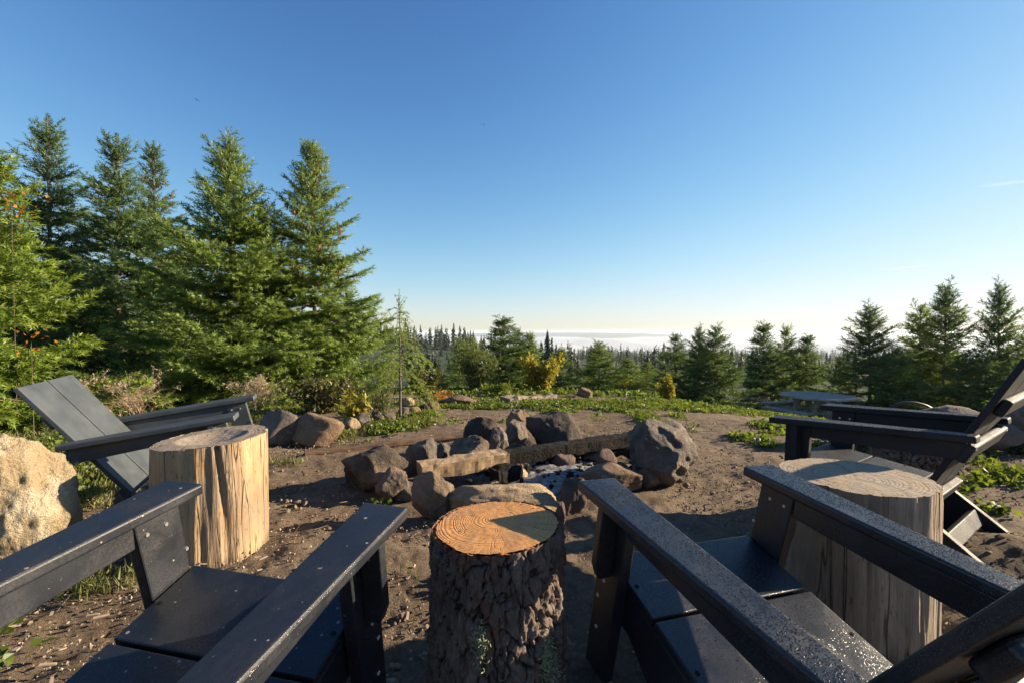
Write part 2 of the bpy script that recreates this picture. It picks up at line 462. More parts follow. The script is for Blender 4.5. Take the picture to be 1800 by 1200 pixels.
# ---------------------------------------------------------------- terrain height
BUMPS = [(2.15, 1.95, .30, .10), (1.75, 1.55, .25, .05), (2.5, 1.75, .3, .07), (-1.0, 1.55, .4, .02), (-2.1, 1.85, .4, -.03), (6.6, 10.0, 2.2, -.45)]
def gz(x, y):
    x = np.asarray(x, float); y = np.asarray(y, float)
    r = np.hypot(x, y)
    yf = np.maximum(y, 0)
    side = sstep(0, 1, y / (np.abs(x) + 1e-6))
    d = np.minimum(yf, 14)
    z = -.0055 * np.maximum(d - 2, 0) ** 2
    z = z - .10 * np.maximum(yf - 14, 0) * (yf < 80) - .10 * 66 * (yf >= 80)
    z = z - .10 * np.clip(x - 2.6, 0, 12) * sstep(3.5, 7, y)
    lowv = -.055 * np.clip(yf - 80, 0, 1600)
    z = z + lowv
    # left wooded shoulder, the middle ridge and the far hills
    z = z + 22 * np.exp(-(np.minimum(x + 190, 0) / 500) ** 2 - (np.maximum(x + 190, 0) / 170) ** 2 - ((y - 330) / 130) ** 2)
    z = z + 4 * np.exp(-((x - 120) / 190) ** 2 - ((y - 880) / 150) ** 2)
    z = np.maximum(z, -90 + 3 * np.sin(x * .004) * np.cos(y * .003))
    z = z + 76 * np.exp(-((x - 1150) / 900) ** 2 - ((y - 4550) / 420) ** 2)
    z = z + 74 * np.exp(-((x - 200) / 1700) ** 2 - ((y - 5100) / 300) ** 2)
    for bx, by, bs, bh in BUMPS:
        z = z + bh * np.exp(-((x - bx) ** 2 + (y - by) ** 2) / bs ** 2)
    return z

def gz1(x, y): return float(gz(np.array([x]), np.array([y]))[0])

def ray(px, py):
    a, b = (px - 900) / FOC, (600 - py) / FOC
    return np.array((a, math.cos(PITCH) + b * math.sin(PITCH), -math.sin(PITCH) + b * math.cos(PITCH)))

def at(px, py):
    """ground point seen in the photograph's pixel (1800 x 1200)"""
    d = ray(px, py)
    ts = np.concatenate([np.linspace(.8, 14, 800), np.linspace(14, 60, 300)])
    zz = CAM_H + ts * d[2] - gz(ts * d[0], ts * d[1])
    k = np.argmax(zz < 0) if (zz < 0).any() else len(ts) - 1
    t = ts[k]
    return Vector((t * d[0], t * d[1], CAM_H + t * d[2]))

def top_z(py, y): return CAM_H + (HOR - py) / FOC * y
def wx(px, y): return (px - 900) / FOC * y

# green patches (px centre, radii in px) turned into ground ellipses
GREEN = []
def green(px, py, rx, ry, dens=1., yaw=0.):
    c = at(px, py); e = at(px + rx, py); n = at(px, py + ry); f = at(px, max(py - ry, 690))
    GREEN.append((c.x, c.y, abs(e.x - c.x), min(max(abs(f.y - n.y) / 2, .06), .5), dens))
for g in [(690, 750, 75, 13), (620, 765, 40, 6, .6), (740, 735, 45, 9), (840, 716, 90, 6), (930, 712, 60, 6), (1000, 712, 70, 9), (1060, 722, 40, 6), (1100, 728, 25, 5, .8),
          (1165, 712, 90, 11), (1230, 722, 60, 8), (1135, 738, 32, 8), (1190, 735, 18, 5), (985, 726, 30, 5, .7), (1050, 738, 18, 4, .5), (1310, 720, 60, 6),
          (1370, 735, 55, 8), (1375, 755, 55, 9), (1305, 772, 22, 7), (1355, 782, 32, 9), (1215, 757, 12, 4, .8), (1530, 790, 50, 10), (1440, 790, 50, 10, .7), (1500, 770, 60, 8),
          (1730, 820, 35, 9), (1775, 845, 50, 14), (1790, 795, 35, 8), (1720, 855, 40, 8, .8), (1775, 770, 40, 7), (1750, 905, 18, 6, .6), (1790, 935, 20, 5, .3),
          (170, 780, 130, 45, 1.1), (190, 830, 110, 32, 1.), (120, 870, 80, 35, .75), (260, 745, 120, 16, .9), (400, 742, 60, 14, .9), (520, 718, 90, 8, 1), (250, 940, 25, 10, .5),
          (570, 722, 60, 6, 1), (515, 778, 30, 6, .6), (150, 965, 90, 18, .45), (120, 1040, 90, 30, .45), (60, 1130, 60, 30, .4), (330, 770, 60, 10, .5), (660, 715, 60, 6, .8), (60, 800, 50, 40, .9)]:
    green(*g)
def greenmask(x, y):
    m = np.zeros_like(x)
    for cx, cy, rx, ry, d in GREEN:
        q = ((x - cx) / rx) ** 2 + ((y - cy) / ry) ** 2
        m = np.maximum(m, d * np.exp(-q * .9))
    return np.maximum(m, .62 * sstep(8.6, 10.5, np.hypot(x, y) + .6 * np.sin(x * 2.1 + y)))

# ---------------------------------------------------------------- ground: one sheet to the horizon
ang = np.concatenate([np.linspace(-62, 62, 350), np.linspace(64, 296, 56)])
rr = [.25]
while rr[-1] < 9000:
    q = rr[-1]
    rr.append(q + max(.011, q * (.0112 if q < 12 else .025 if q < 60 else .05)))
rr = np.array(rr)
AA, RR = np.meshgrid(np.radians(ang), rr)
X, Y = (RR * np.sin(AA)).ravel(), (RR * np.cos(AA)).ravel()
Z = gz(X, Y)
P2 = np.stack([X, Y, np.zeros_like(X)], 1)
near = np.exp(-(np.hypot(X, Y) / 9) ** 2)
lump = fbm(P2 * 1.6, 3) * .022 + fbm(P2 * 9, 3, seed=3) * .010 + np.abs(fbm(P2 * 26, 2, seed=5)) * .009
Z = Z + lump * near + (1 - near) * fbm(P2 * .35, 3, seed=8) * .05 * np.exp(-(np.hypot(X, Y) / 40) ** 2)
nr, na = len(rr), len(ang)
ii = np.arange(nr - 1)[:, None] * na; jj = np.arange(na)[None, :]; j2 = (jj + 1) % na
F = np.stack([ii + jj, ii + j2, ii + na + j2, ii + na + jj], -1).reshape(-1, 4)[:, ::-1]
ash = np.exp(-(((X - .3) / .75) ** 2 + ((Y - 3.35) / .5) ** 2)) * 1.1
ground = mesh_np('ground', np.stack([X, Y, Z], 1), F, M['ground'], None, True,
                 {'green': greenmask(X, Y), 'ash': ash, 'far': sstep(13, 22, np.hypot(X, Y))})
ground['kind'] = 'structure'

# valley fog: a sea of cloud with a lumpy top, far below the clearing
fa = np.radians(np.linspace(-70, 70, 220)); fr = np.geomspace(1250, 7000, 90)
A2, R2 = np.meshgrid(fa, fr)
FX, FY = (R2 * np.sin(A2)).ravel(), (R2 * np.cos(A2)).ravel()
FZ = -56 + 11 * fbm(np.stack([FX / 420, FY / 800, FX * 0], 1), 4) - 26 * sstep(1900, 1250, np.hypot(FX, FY))
ii = np.arange(89)[:, None] * 220; jj = np.arange(219)[None, :]
FF = np.stack([ii + jj, ii + jj + 1, ii + 220 + jj + 1, ii + 220 + jj], -1).reshape(-1, 4)[:, ::-1]
fm, ft, fp = new_mat('fog_white'); fp.inputs['Base Color'].default_value = (.46, .475, .50, 1); fp.inputs['Roughness'].default_value = 1; fp.inputs['Specular IOR Level'].default_value = 0
fog = mesh_np('valley_fog', np.stack([FX, FY, FZ], 1), FF, fm, None, True)
fog['kind'] = 'stuff'

# haze: one even box of air round everything
hb = bmesh.new()
bmesh.ops.create_cube(hb, size=1)
bmesh.ops.scale(hb, vec=(19000, 19000, 102 + 8.2), verts=hb.verts)
bmesh.ops.translate(hb, vec=(0, 0, (8.2 - 102) / 2), verts=hb.verts)
hm, ht, hp = new_mat('air_haze'); ht.nodes.remove(hp)
pv = ht.nodes.new('ShaderNodeVolumePrincipled')
pv.inputs['Color'].default_value = (.80, .90, 1.0, 1)
pv.inputs['Density'].default_value = .00015
pv.inputs['Anisotropy'].default_value = .35
ht.links.new(pv.outputs[0], ht.nodes['Material Output'].inputs['Volume'])
haze = bm_obj('haze', hb, hm)
haze['kind'] = 'stuff'

# ---------------------------------------------------------------- foliage tools
def frame(D):
    D = D / np.linalg.norm(D, axis=1, keepdims=True)
    ref = np.where(np.abs(D[:, 2:3]) < .9, np.array([[0, 0, 1.]]), np.array([[1., 0, 0]]))
    A = np.cross(D, ref); A /= np.linalg.norm(A, axis=1, keepdims=True)
    return D, A, np.cross(D, A)

def brush(Pn, D, L, W, tint, K, rng, needle=.42, bw=.18):
    """needle sprays: K tapering blades round each shoot axis"""
    D, A, B = frame(D)
    n = len(Pn)
    t0 = np.linspace(0, .82, K)[None, :] + rng.uniform(-.04, .04, (n, K))
    th = (np.arange(K) * 2.39996)[None, :] + rng.uniform(0, 6.28, (n, 1))
    c, s = np.cos(th)[..., None], np.sin(th)[..., None]
    out = A[:, None] * c + B[:, None] * s
    tan = -A[:, None] * s + B[:, None] * c
    Lc = L[:, None, None]; Wc = W[:, None, None]
    base = Pn[:, None] + D[:, None] * (t0[..., None] * Lc)
    tip = base + D[:, None] * (needle * Lc * .8) + out * Wc
    v0 = base + tan * Wc * bw; v1 = base - tan * Wc * bw
    V = np.stack([v0, v1, tip], 2).reshape(-1, 3)
    F = np.arange(len(V)).reshape(-1, 3)
    T = np.repeat(tint, K * 3)
    return V, F, T

def tube(path, radii, sides=5):
    path = np.asarray(path, float); n = len(path)
    d = np.gradient(path, axis=0)
    _, A, B = frame(d)
    a = np.arange(sides) / sides * 2 * np.pi
    V = path[:, None] + (A[:, None] * np.cos(a)[None, :, None] + B[:, None] * np.sin(a)[None, :, None]) * np.asarray(radii)[:, None, None]
    V = V.reshape(-1, 3)
    i = np.arange(n - 1)[:, None] * sides; j = np.arange(sides)[None]; k = (j + 1) % sides
    F = np.stack([i + j, i + k, i + sides + k, i + sides + j], -1).reshape(-1, 4)
    return V, F

class Acc:
    def __init__(s): s.V, s.F, s.T, s.n = [], [], [], 0
    def add(s, V, F, T=None):
        s.V.append(V); s.F.append(np.asarray(F) + s.n); s.n += len(V)
        s.T.append(T if T is not None else np.zeros(len(V)))
    def build(s, name, m, parent=None, smooth=False):
        return mesh_np(name, np.concatenate(s.V), s.F, m, parent, smooth, {'tint': np.concatenate(s.T)})

def conifer_mesh(H, R, seed, K=8, whorl=.29, step=.055, shoot=.085, width=.022, bottom=.04, nb=(6, 8), weep=0., fat=1., gappy=.0, leader=.35, cones=False, lean=(0, 0), up=1.):
    rng = np.random.default_rng(seed)
    wood = Acc(); fol = Acc(); cone = Acc()
    nseg = 12
    zz = np.linspace(0, H, nseg)
    wob = np.stack([np.cumsum(rng.normal(0, .010 * H / 5, nseg)), np.cumsum(rng.normal(0, .010 * H / 5, nseg))], 1)
    wob -= wob[0]
    trunk_path = np.stack([wob[:, 0] + lean[0] * (zz / H) ** 2, wob[:, 1] + lean[1] * (zz / H) ** 2, zz], 1)
    tv, tf = tube(trunk_path, np.interp(zz, [0, H * .8, H], [.011 * H, .0035 * H, .0012 * H]), 7)
    tp = lambda z: np.array([np.interp(z, zz, trunk_path[:, 0]), np.interp(z, zz, trunk_path[:, 1]), z])
    SP, SD, SL, ST = [], [], [], []
    def shoots_on(path, s0, stepm, base_l, tint0, two=True):
        seg = np.linalg.norm(np.diff(path, axis=0), axis=1); cl = np.concatenate([[0], np.cumsum(seg)])
        Lt = cl[-1]
        n = max(2, int(Lt * (1 - s0) / stepm))
        s = np.linspace(s0, 1, n) * Lt
        p = np.stack([np.interp(s, cl, path[:, i]) for i in range(3)], 1)
        d = np.stack([np.interp(s, cl, np.gradient(path[:, i], cl)) for i in range(3)], 1)
        d /= np.linalg.norm(d, axis=1, keepdims=True) + 1e-9
        side = np.cross(d, [[0, 0, 1.]]); side /= np.linalg.norm(side, axis=1, keepdims=True) + 1e-9
        sg = np.where(np.arange(n) % 2, 1., -1.)[:, None]
        dd = d * .75 + side * sg * rng.uniform(.45, .85, (n, 1)) + rng.normal(0, .16, (n, 3))
        dd[-1] = d[-1]
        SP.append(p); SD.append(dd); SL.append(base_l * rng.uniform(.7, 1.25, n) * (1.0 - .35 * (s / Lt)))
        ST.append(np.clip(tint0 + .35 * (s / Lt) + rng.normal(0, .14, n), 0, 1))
    z = bottom * H + rng.uniform(0, .1)
    while z < H - leader * .55:
        t = z / H
        n = rng.integers(nb[0], nb[1] + 1)
        a0 = rng.uniform(0, 6.28)
        for k in range(n):
            if rng.uniform() < gappy: continue
            az = a0 + k * 6.283 / n + rng.normal(0, .22)
            zb = z + rng.normal(0, .05)
            L = (R * (1 - t) ** .95) * rng.choice([rng.uniform(.5, .8), rng.uniform(.8, 1.05), rng.uniform(1.05, 1.32)], p=[.3, .45, .25]) + .06
            if t < .16: L *= .75 + 1.5 * t
            el = np.interp(t, [0, .35, .75, 1], [-.16, .06, .50, 1.05]) * up + rng.normal(0, .09)
            m = 7
            s = np.linspace(0, 1, m)
            hor = np.array([np.cos(az), np.sin(az), 0.])
            sidev = np.array([-np.sin(az), np.cos(az), 0.])
            if weep: dz = L * (.55 * s - (.55 + weep) * s ** 2) + L * .05
            else: dz = L * (np.tan(el) * s + (.10 - .55 * (1 - t)) * s * (1 - s) + .12 * s ** 2)
            path = tp(min(zb, H)) + hor * (s * L)[:, None] * (np.cos(el) if not weep else .85) + np.array([0, 0, 1.]) * dz[:, None] + sidev * (np.cumsum(rng.normal(0, .02, m)) * L)[:, None]
            bv, bf = tube(path, np.linspace((.010 + .006 * L) * min(1, H / 4), .002, m), 3)
            wood.add(bv, bf)
            open_ = 1 + 1.1 * max(0, t - .62) / .38
            shoots_on(path, .12, step * .6 * open_, shoot, .25)
            st = .16
            side = 1
            while st < .97:
                side = -side
                p0 = np.array([np.interp(st, s, path[:, i]) for i in range(3)])
                i0 = min(int(st * (m - 1)), m - 2)
                d0 = path[i0 + 1] - path[i0]; d0 /= np.linalg.norm(d0) + 1e-9
                sv = np.cross(d0, [0, 0, 1.]); sv /= np.linalg.norm(sv) + 1e-9
                tl = min(.42 * L * (1.08 - st) + .05, .55) * rng.uniform(.7, 1.2) * fat
                ang_ = rng.uniform(.75, 1.1)
                td = d0 * np.cos(ang_) + sv * side * np.sin(ang_) + np.array([0, 0, rng.normal(-.02 - weep * .7, .12)])
                q = np.linspace(0, 1, 4)[:, None]
                tpth = p0 + td * tl * q + np.array([0, 0, 1.]) * (-(.10 + weep * .5) * tl) * q ** 2 + d0 * (.18 * tl) * q ** 2
                shoots_on(tpth, .05, step, shoot, .15 + .3 * st)
                st += step * .95 * open_ / max(L, .25)
        z += whorl * rng.uniform(.8, 1.2) * (1 - .35 * t)
    # leader
    top = np.stack([tp(max(H - leader, 0)) + (tp(H) - tp(max(H - leader, 0))) * q for q in np.linspace(0, 1, 5)])
    shoots_on(top, 0, .03, shoot * .55, .4)
    for q in range(6):
        az = rng.uniform(0, 6.28); b0 = tp(H - leader * rng.uniform(.35, .95)); l = leader * rng.uniform(.3, .6)
        pth = b0 + np.linspace(0, 1, 4)[:, None] * l * np.array([np.cos(az) * .6, np.sin(az) * .6, .85])
        wood.add(*tube(pth, np.linspace(.004, .0015, 4), 3)); shoots_on(pth, .1, .03, shoot * .6, .4)
    P_ = np.concatenate(SP); D_ = np.concatenate(SD); L_ = np.concatenate(SL); T_ = np.concatenate(ST)
    L_ = L_ * 1.7
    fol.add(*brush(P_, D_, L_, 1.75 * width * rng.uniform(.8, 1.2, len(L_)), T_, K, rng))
    if cones:
        hi = np.where((P_[:, 2] > H * .45))[0]
        pick = rng.choice(hi, 230)
        for i in pick:
            if rng.uniform() > .35 + .65 * (vnoise((P_[i] * 2.2)[None])[0] > .05): continue
            c = P_[i] + rng.normal(0, .02, 3) - [0, 0, .04]
            o = np.array([[0, 0, .04], [.016, 0, 0], [0, .016, 0], [-.016, 0, 0], [0, -.016, 0], [0, 0, -.05]]) * rng.uniform(.8, 1.3)
            cone.add(c + o, [[0, 1, 2], [0, 2, 3], [0, 3, 4], [0, 4, 1], [5, 2, 1], [5, 3, 2], [5, 4, 3], [5, 1, 4]])
    return tv, tf, wood, fol, cone

def conifer(name, loc, label, cat, group, H, R, seed, mat='fir', rot=0., **kw):
    root = empty(name, loc, rot)
    tag(root, label, cat, group)
    tv, tf, wood, fol, cone = conifer_mesh(H, R, seed, **kw)
    mesh_np('trunk', tv, tf, M['trunk'], root, True)
    tag(wood.build('branches', M['wood_twig'], root, True), kind='stuff')
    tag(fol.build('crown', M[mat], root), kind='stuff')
    if cone.n: tag(cone.build('fir_cones', M['cone'], root), kind='stuff')
    return root

def recopy(src, loc, label, group, rot, scale, mat=None):
    c = copy_tree(src)
    c.location = loc; c.rotation_euler = (0, 0, rot); c.scale = scale
    c['label'] = label; c['group'] = group
    if mat:
        for ch in c.children:
            if ch.name.startswith('crown'):
                ch.material_slots[0].link = 'OBJECT'; ch.material_slots[0].material = M[mat]
    return c

def leaf_quads(Pn, D, L, Wd, tint, rng, fold=.25):
    D, A, B = frame(D)
    th = rng.uniform(0, 6.28, len(Pn))[:, None]
    T_ = A * np.cos(th) + B * np.sin(th); N_ = np.cross(D, T_)
    L = L[:, None]; Wd = Wd[:, None]
    a = Pn; b = Pn + D * L * .5 + T_ * Wd + N_ * Wd * fold; c = Pn + D * L; d = Pn + D * L * .5 - T_ * Wd + N_ * Wd * fold
    V = np.stack([a, b, c, d], 1).reshape(-1, 3)
    q = np.arange(len(Pn))[:, None] * 4
    F = np.concatenate([q + np.array([[0, 1, 2]]), q + np.array([[0, 2, 3]])])
    return V, F, np.repeat(tint, 4)

def shrub(name, loc, label, cat, w_, h_, seed, mat, leaf=.05, n=1800, group=None, stems=9, lw=.35, stem_mat='wood_twig', flat=1., tuft=.16, upright=.4):
    """stems from the ground, clumped leaves round their upper parts"""
    rng = np.random.default_rng(seed)
    root = empty(name, loc); tag(root, label, cat, group)
    st = Acc(); tips = []
    for k in range(stems):
        az = rng.uniform(0, 6.28); l = h_ * rng.uniform(.6, 1.0); sp = w_ / 2 * rng.uniform(.15, .95)
        s = np.linspace(0, 1, 7)[:, None]
        p = np.array([[np.cos(az) * .03, np.sin(az) * .03, 0]]) + s ** 1.3 * sp * np.array([[np.cos(az), np.sin(az), 0]]) + s * np.array([[0, 0, l]]) + np.cumsum(rng.normal(0, .012 * h_, (7, 3)), 0)
        st.add(*tube(p, np.linspace(.008, .0025, 7) * max(h_, .5), 4))
        for q in range(9):
            u = rng.uniform(.18, 1.0)
            tips.append([np.interp(u, s[:, 0], p[:, i]) for i in range(3)])
    tips = np.array(tips)
    i = rng.integers(0, len(tips), n)
    P_ = tips[i] + rng.normal(0, 1, (n, 3)) * tuft * np.array([w_ / 2, w_ / 2, h_ * .5]) * flat
    P_[:, 2] = np.maximum(P_[:, 2], .02)
    D_ = rng.normal(0, 1, (n, 3)); D_[:, 2] += upright
    L_ = leaf * rng.uniform(.6, 1.3, n)
    tv = np.clip(rng.normal(.45, .22, n), 0, 1)
    fo = Acc(); fo.add(*leaf_quads(P_, D_, L_, L_ * lw, tv, rng))
    tag(st.build('stems', M[stem_mat], root, True), kind='stuff')
    tag(fo.build('leaves', M[mat], root), kind='stuff')
    return root

def dead_shrub(name, loc, label, w_, h_, seed, group):
    rng = np.random.default_rng(seed)
    a = Acc()
    def grow(p, d, l, r, lev):
        n = 5; pts = [p]
        for i in range(n):
            d = d + rng.normal(0, .13, 3); d /= np.linalg.norm(d); pts.append(pts[-1] + d * l / n)
        a.add(*tube(np.array(pts), np.linspace(r, r * .5, n + 1), 3))
        if lev < 3:
            for k in range(rng.integers(3, 5) if lev else 4):
                u = rng.integers(2, n + 1)
                nd = d + rng.normal(0, .5, 3) + [0, 0, .25]
                grow(pts[u], nd / np.linalg.norm(nd), l * rng.uniform(.45, .75), r * .55, lev + 1)
    for k in range(13):
        az = rng.uniform(0, 6.28); sp = rng.uniform(.1, .9)
        d = np.array([np.cos(az) * sp * w_ / h_, np.sin(az) * sp * w_ / h_, 1.2]); d /= np.linalg.norm(d)
        grow(np.array([np.cos(az) * .05, np.sin(az) * .05, 0]), d, h_ * .42, .006, 0)
    root = empty(name, loc); tag(root, label, 'dead shrub', group)
    tag(a.build('stems', M['dead'], root), kind='stuff')
    V = np.concatenate(a.V); pick = V[V[:, 2] > h_ * .55]
    if len(pick):
        pick = pick[rng.integers(0, len(pick), 700)]
        f = Acc(); n = len(pick)
        f.add(*leaf_quads(pick + rng.normal(0, .01, (n, 3)), rng.normal(0, 1, (n, 3)), np.full(n, .03), np.full(n, .006), rng.uniform(0, .4, n), rng))
        tag(f.build('seedheads', M['straw'], root), kind='stuff')
    return root

# ---------------------------------------------------------------- conifers on the left
GL = 'young firs standing in a clump on the left'
def fir_at(px, top, y, label, R, seed, group=GL, name='fir_tree', cat='fir tree', mat='fir', **kw):
    x = wx(px, y); z0 = gz1(x, y) - .05
    return conifer(name, (x, y, z0), label, cat, group, top_z(top, y) - z0 - .15, R, seed, mat, **kw)

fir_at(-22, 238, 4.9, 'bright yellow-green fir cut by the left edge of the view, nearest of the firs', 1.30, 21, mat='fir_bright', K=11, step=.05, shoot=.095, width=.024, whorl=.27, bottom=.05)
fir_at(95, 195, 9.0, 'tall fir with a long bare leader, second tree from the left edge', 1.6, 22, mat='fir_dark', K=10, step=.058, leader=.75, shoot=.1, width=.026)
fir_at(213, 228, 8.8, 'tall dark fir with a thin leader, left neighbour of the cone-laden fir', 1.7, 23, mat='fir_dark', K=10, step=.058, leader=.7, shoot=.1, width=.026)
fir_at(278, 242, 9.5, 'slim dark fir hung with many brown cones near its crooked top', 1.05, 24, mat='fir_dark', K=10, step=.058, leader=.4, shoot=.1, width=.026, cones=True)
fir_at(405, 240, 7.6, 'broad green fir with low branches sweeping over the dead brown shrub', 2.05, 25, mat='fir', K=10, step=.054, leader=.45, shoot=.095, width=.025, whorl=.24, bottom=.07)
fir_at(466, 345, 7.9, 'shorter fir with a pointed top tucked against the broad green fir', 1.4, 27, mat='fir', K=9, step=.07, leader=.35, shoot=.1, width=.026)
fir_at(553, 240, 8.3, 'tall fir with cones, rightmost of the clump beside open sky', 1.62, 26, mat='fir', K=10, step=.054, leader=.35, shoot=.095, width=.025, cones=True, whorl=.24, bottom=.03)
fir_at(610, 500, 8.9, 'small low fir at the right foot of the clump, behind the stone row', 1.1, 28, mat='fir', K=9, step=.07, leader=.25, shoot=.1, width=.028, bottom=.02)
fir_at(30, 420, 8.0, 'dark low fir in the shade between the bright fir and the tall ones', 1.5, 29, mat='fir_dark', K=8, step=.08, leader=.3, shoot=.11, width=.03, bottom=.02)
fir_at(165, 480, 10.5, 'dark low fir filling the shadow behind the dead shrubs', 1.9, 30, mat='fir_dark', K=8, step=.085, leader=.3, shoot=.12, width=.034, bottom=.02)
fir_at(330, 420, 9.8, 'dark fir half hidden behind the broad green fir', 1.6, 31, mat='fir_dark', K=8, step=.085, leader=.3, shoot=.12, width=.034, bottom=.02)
# weeping young cedar
p = at(704, 737)
conifer('weeping_cedar', (p.x, p.y, p.z - .03), 'slender pale green weeping cedar with drooping tips and bent trunk', 'cedar', None, top_z(508, p.y) - p.z, .72, 41, 'cedar',
        K=9, step=.048, shoot=.052, width=.012, whorl=.2, bottom=.17, nb=(4, 5), weep=.32, leader=.34, gappy=.22, fat=.8)

# ---------------------------------------------------------------- firs along the edge of the clearing
GR = 'small firs along the far edge of the clearing'
protos = []
def edge_fir(px, top, y, label, wpx, kind, mat=None, group=GR):
    """kind 0 slim, 1 broad, 2 open-topped"""
    x = wx(px, y); z0 = gz1(x, y) - .15
    H = top_z(top, y) - z0; Rr = wpx * 1.18 / 2 / FOC * y
    while len(protos) <= kind: protos.append(None)
    hh, r0, sd = ((2.2, .55, 51), (2.4, .85, 52), (3.0, 1.0, 53), (2.3, .7, 54))[kind]
    if protos[kind] is None:
        o = conifer('fir_tree', (x, y, z0), label, 'fir tree', group, hh, r0, sd, mat or 'fir_dark', K=9, step=.058, shoot=.09, width=.024, whorl=.2, bottom=.02, leader=(.22, .25, .5, .25)[kind], up=(1., .9, 1.3, 1.1)[kind], gappy=(.0, 0., .12, .05)[kind])
        o.scale = (Rr / r0, Rr / r0, H / hh)
        protos[kind] = o
        return o
    return recopy(protos[kind], (x, y, z0), label, group, random.uniform(0, 6.28), (Rr / r0, Rr / r0, H / hh), mat)

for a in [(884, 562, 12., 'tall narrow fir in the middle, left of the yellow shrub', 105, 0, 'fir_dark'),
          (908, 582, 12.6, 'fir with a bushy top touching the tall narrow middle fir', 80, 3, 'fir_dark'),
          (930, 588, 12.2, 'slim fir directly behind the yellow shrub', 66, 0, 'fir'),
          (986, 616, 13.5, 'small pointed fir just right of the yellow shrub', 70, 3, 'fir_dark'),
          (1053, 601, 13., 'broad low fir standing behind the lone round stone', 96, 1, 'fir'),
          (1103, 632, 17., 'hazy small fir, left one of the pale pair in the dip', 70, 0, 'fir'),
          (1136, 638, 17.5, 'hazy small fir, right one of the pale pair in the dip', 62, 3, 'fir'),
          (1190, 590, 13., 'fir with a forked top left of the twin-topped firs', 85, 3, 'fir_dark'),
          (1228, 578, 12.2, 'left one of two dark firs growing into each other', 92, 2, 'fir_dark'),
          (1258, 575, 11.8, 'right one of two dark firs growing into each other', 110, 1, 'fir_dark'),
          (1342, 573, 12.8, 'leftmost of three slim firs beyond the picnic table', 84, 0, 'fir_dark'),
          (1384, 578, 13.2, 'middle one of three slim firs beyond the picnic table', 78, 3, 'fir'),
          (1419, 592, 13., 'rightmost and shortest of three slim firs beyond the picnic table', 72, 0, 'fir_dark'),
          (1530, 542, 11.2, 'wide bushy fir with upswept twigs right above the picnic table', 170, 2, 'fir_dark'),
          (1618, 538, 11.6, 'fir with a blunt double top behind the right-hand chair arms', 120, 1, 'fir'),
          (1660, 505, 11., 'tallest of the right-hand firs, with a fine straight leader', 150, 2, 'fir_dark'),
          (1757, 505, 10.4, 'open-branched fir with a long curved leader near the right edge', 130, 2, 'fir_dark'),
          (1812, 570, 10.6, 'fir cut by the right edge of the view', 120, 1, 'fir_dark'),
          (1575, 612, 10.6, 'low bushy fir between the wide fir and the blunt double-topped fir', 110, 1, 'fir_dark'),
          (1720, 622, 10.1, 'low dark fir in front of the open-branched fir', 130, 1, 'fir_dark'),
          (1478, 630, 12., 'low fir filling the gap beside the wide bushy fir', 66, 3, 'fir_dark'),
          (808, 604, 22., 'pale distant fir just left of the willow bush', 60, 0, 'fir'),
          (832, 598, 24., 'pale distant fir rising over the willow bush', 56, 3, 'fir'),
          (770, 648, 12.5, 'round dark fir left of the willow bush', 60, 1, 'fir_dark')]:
    edge_fir(*a)

def place_shrub(px, base, top, wpx, name, label, cat, seed, mat, y=None, **kw):
    if y is None:
        p = at(px, base); x, y, z0 = p.x, p.y, p.z
    else:
        x = wx(px, y); z0 = gz1(x, y)
    return shrub(name, (x, y, z0 - .02), label, cat, wpx / FOC * y, top_z(top, y) - z0, seed, mat, **kw)

place_shrub(838, 0, 604, 96, 'willow_bush', 'light green willow bush with upright shoots beyond the long flat rock', 'bush', 61, 'willow', y=11., leaf=.10, n=3600, lw=.16, stems=16, upright=1.4)
place_shrub(952, 0, 622, 74, 'yellow_tree', 'small autumn-yellow tree between two dark firs', 'tree', 62, 'yellow', y=11., leaf=.075, n=3000, lw=.38, stems=10)
place_shrub(1180, 0, 662, 44, 'yellow_shrub', 'bright yellow-green shrub standing alone at the edge of the clearing', 'shrub', 63, 'yellow', y=8.9, leaf=.05, n=1400, lw=.4, stems=6)
place_shrub(1112, 0, 668, 90, 'golden_bush', 'low golden bush in front of the hazy pair of firs', 'bush', 64, 'yellow', y=12.5, leaf=.06, n=1500, lw=.2, stems=10)
place_shrub(745, 0, 642, 62, 'olive_bush', 'olive-brown bush right of the weeping cedar', 'bush', 65, 'olive', y=8.6, leaf=.06, n=1700, lw=.3, stems=9)
place_shrub(625, 748, 690, 66, 'broadleaf_shrub', 'yellow-green broad-leaved shrub above the square tan stone', 'shrub', 66, 'yellow', leaf=.11, n=330, lw=.2, stems=9, upright=.1)
place_shrub(570, 728, 655, 130, 'low_yellow_bush', 'low bush with scattered yellow leaves under the rightmost tall fir', 'bush', 67, 'olive', leaf=.055, n=2100, lw=.32, stems=12)
place_shrub(672, 735, 655, 62, 'tall_weeds', 'tall grey-green weeds left of the weeping cedar trunk', 'weeds', 68, 'willow', leaf=.055, n=1100, lw=.09, stems=22, upright=2.)
place_shrub(1248, 700, 662, 44, 'young_conifer_shrub', 'light green feathery shrub behind the wedge-shaped brown rock', 'shrub', 69, 'willow', leaf=.05, n=800, lw=.12, stems=8, upright=.6)
place_shrub(1738, 735, 660, 70, 'bramble', 'backlit bramble with yellow-green leaves behind the right-hand chair back', 'bramble', 70, 'yellow', leaf=.055, n=260, lw=.45, stems=7)
place_shrub(1215, 704, 676, 60, 'low_green_shrub', 'low green shrub right beside the bright yellow-green shrub', 'shrub', 72, 'cover', leaf=.045, n=700, lw=.3, stems=9)
place_shrub(770, 705, 680, 56, 'orange_leaved_shrub', 'small shrub with orange autumn leaves right of the cedar trunk', 'shrub', 73, 'orange', leaf=.04, n=160, lw=.45, stems=6)
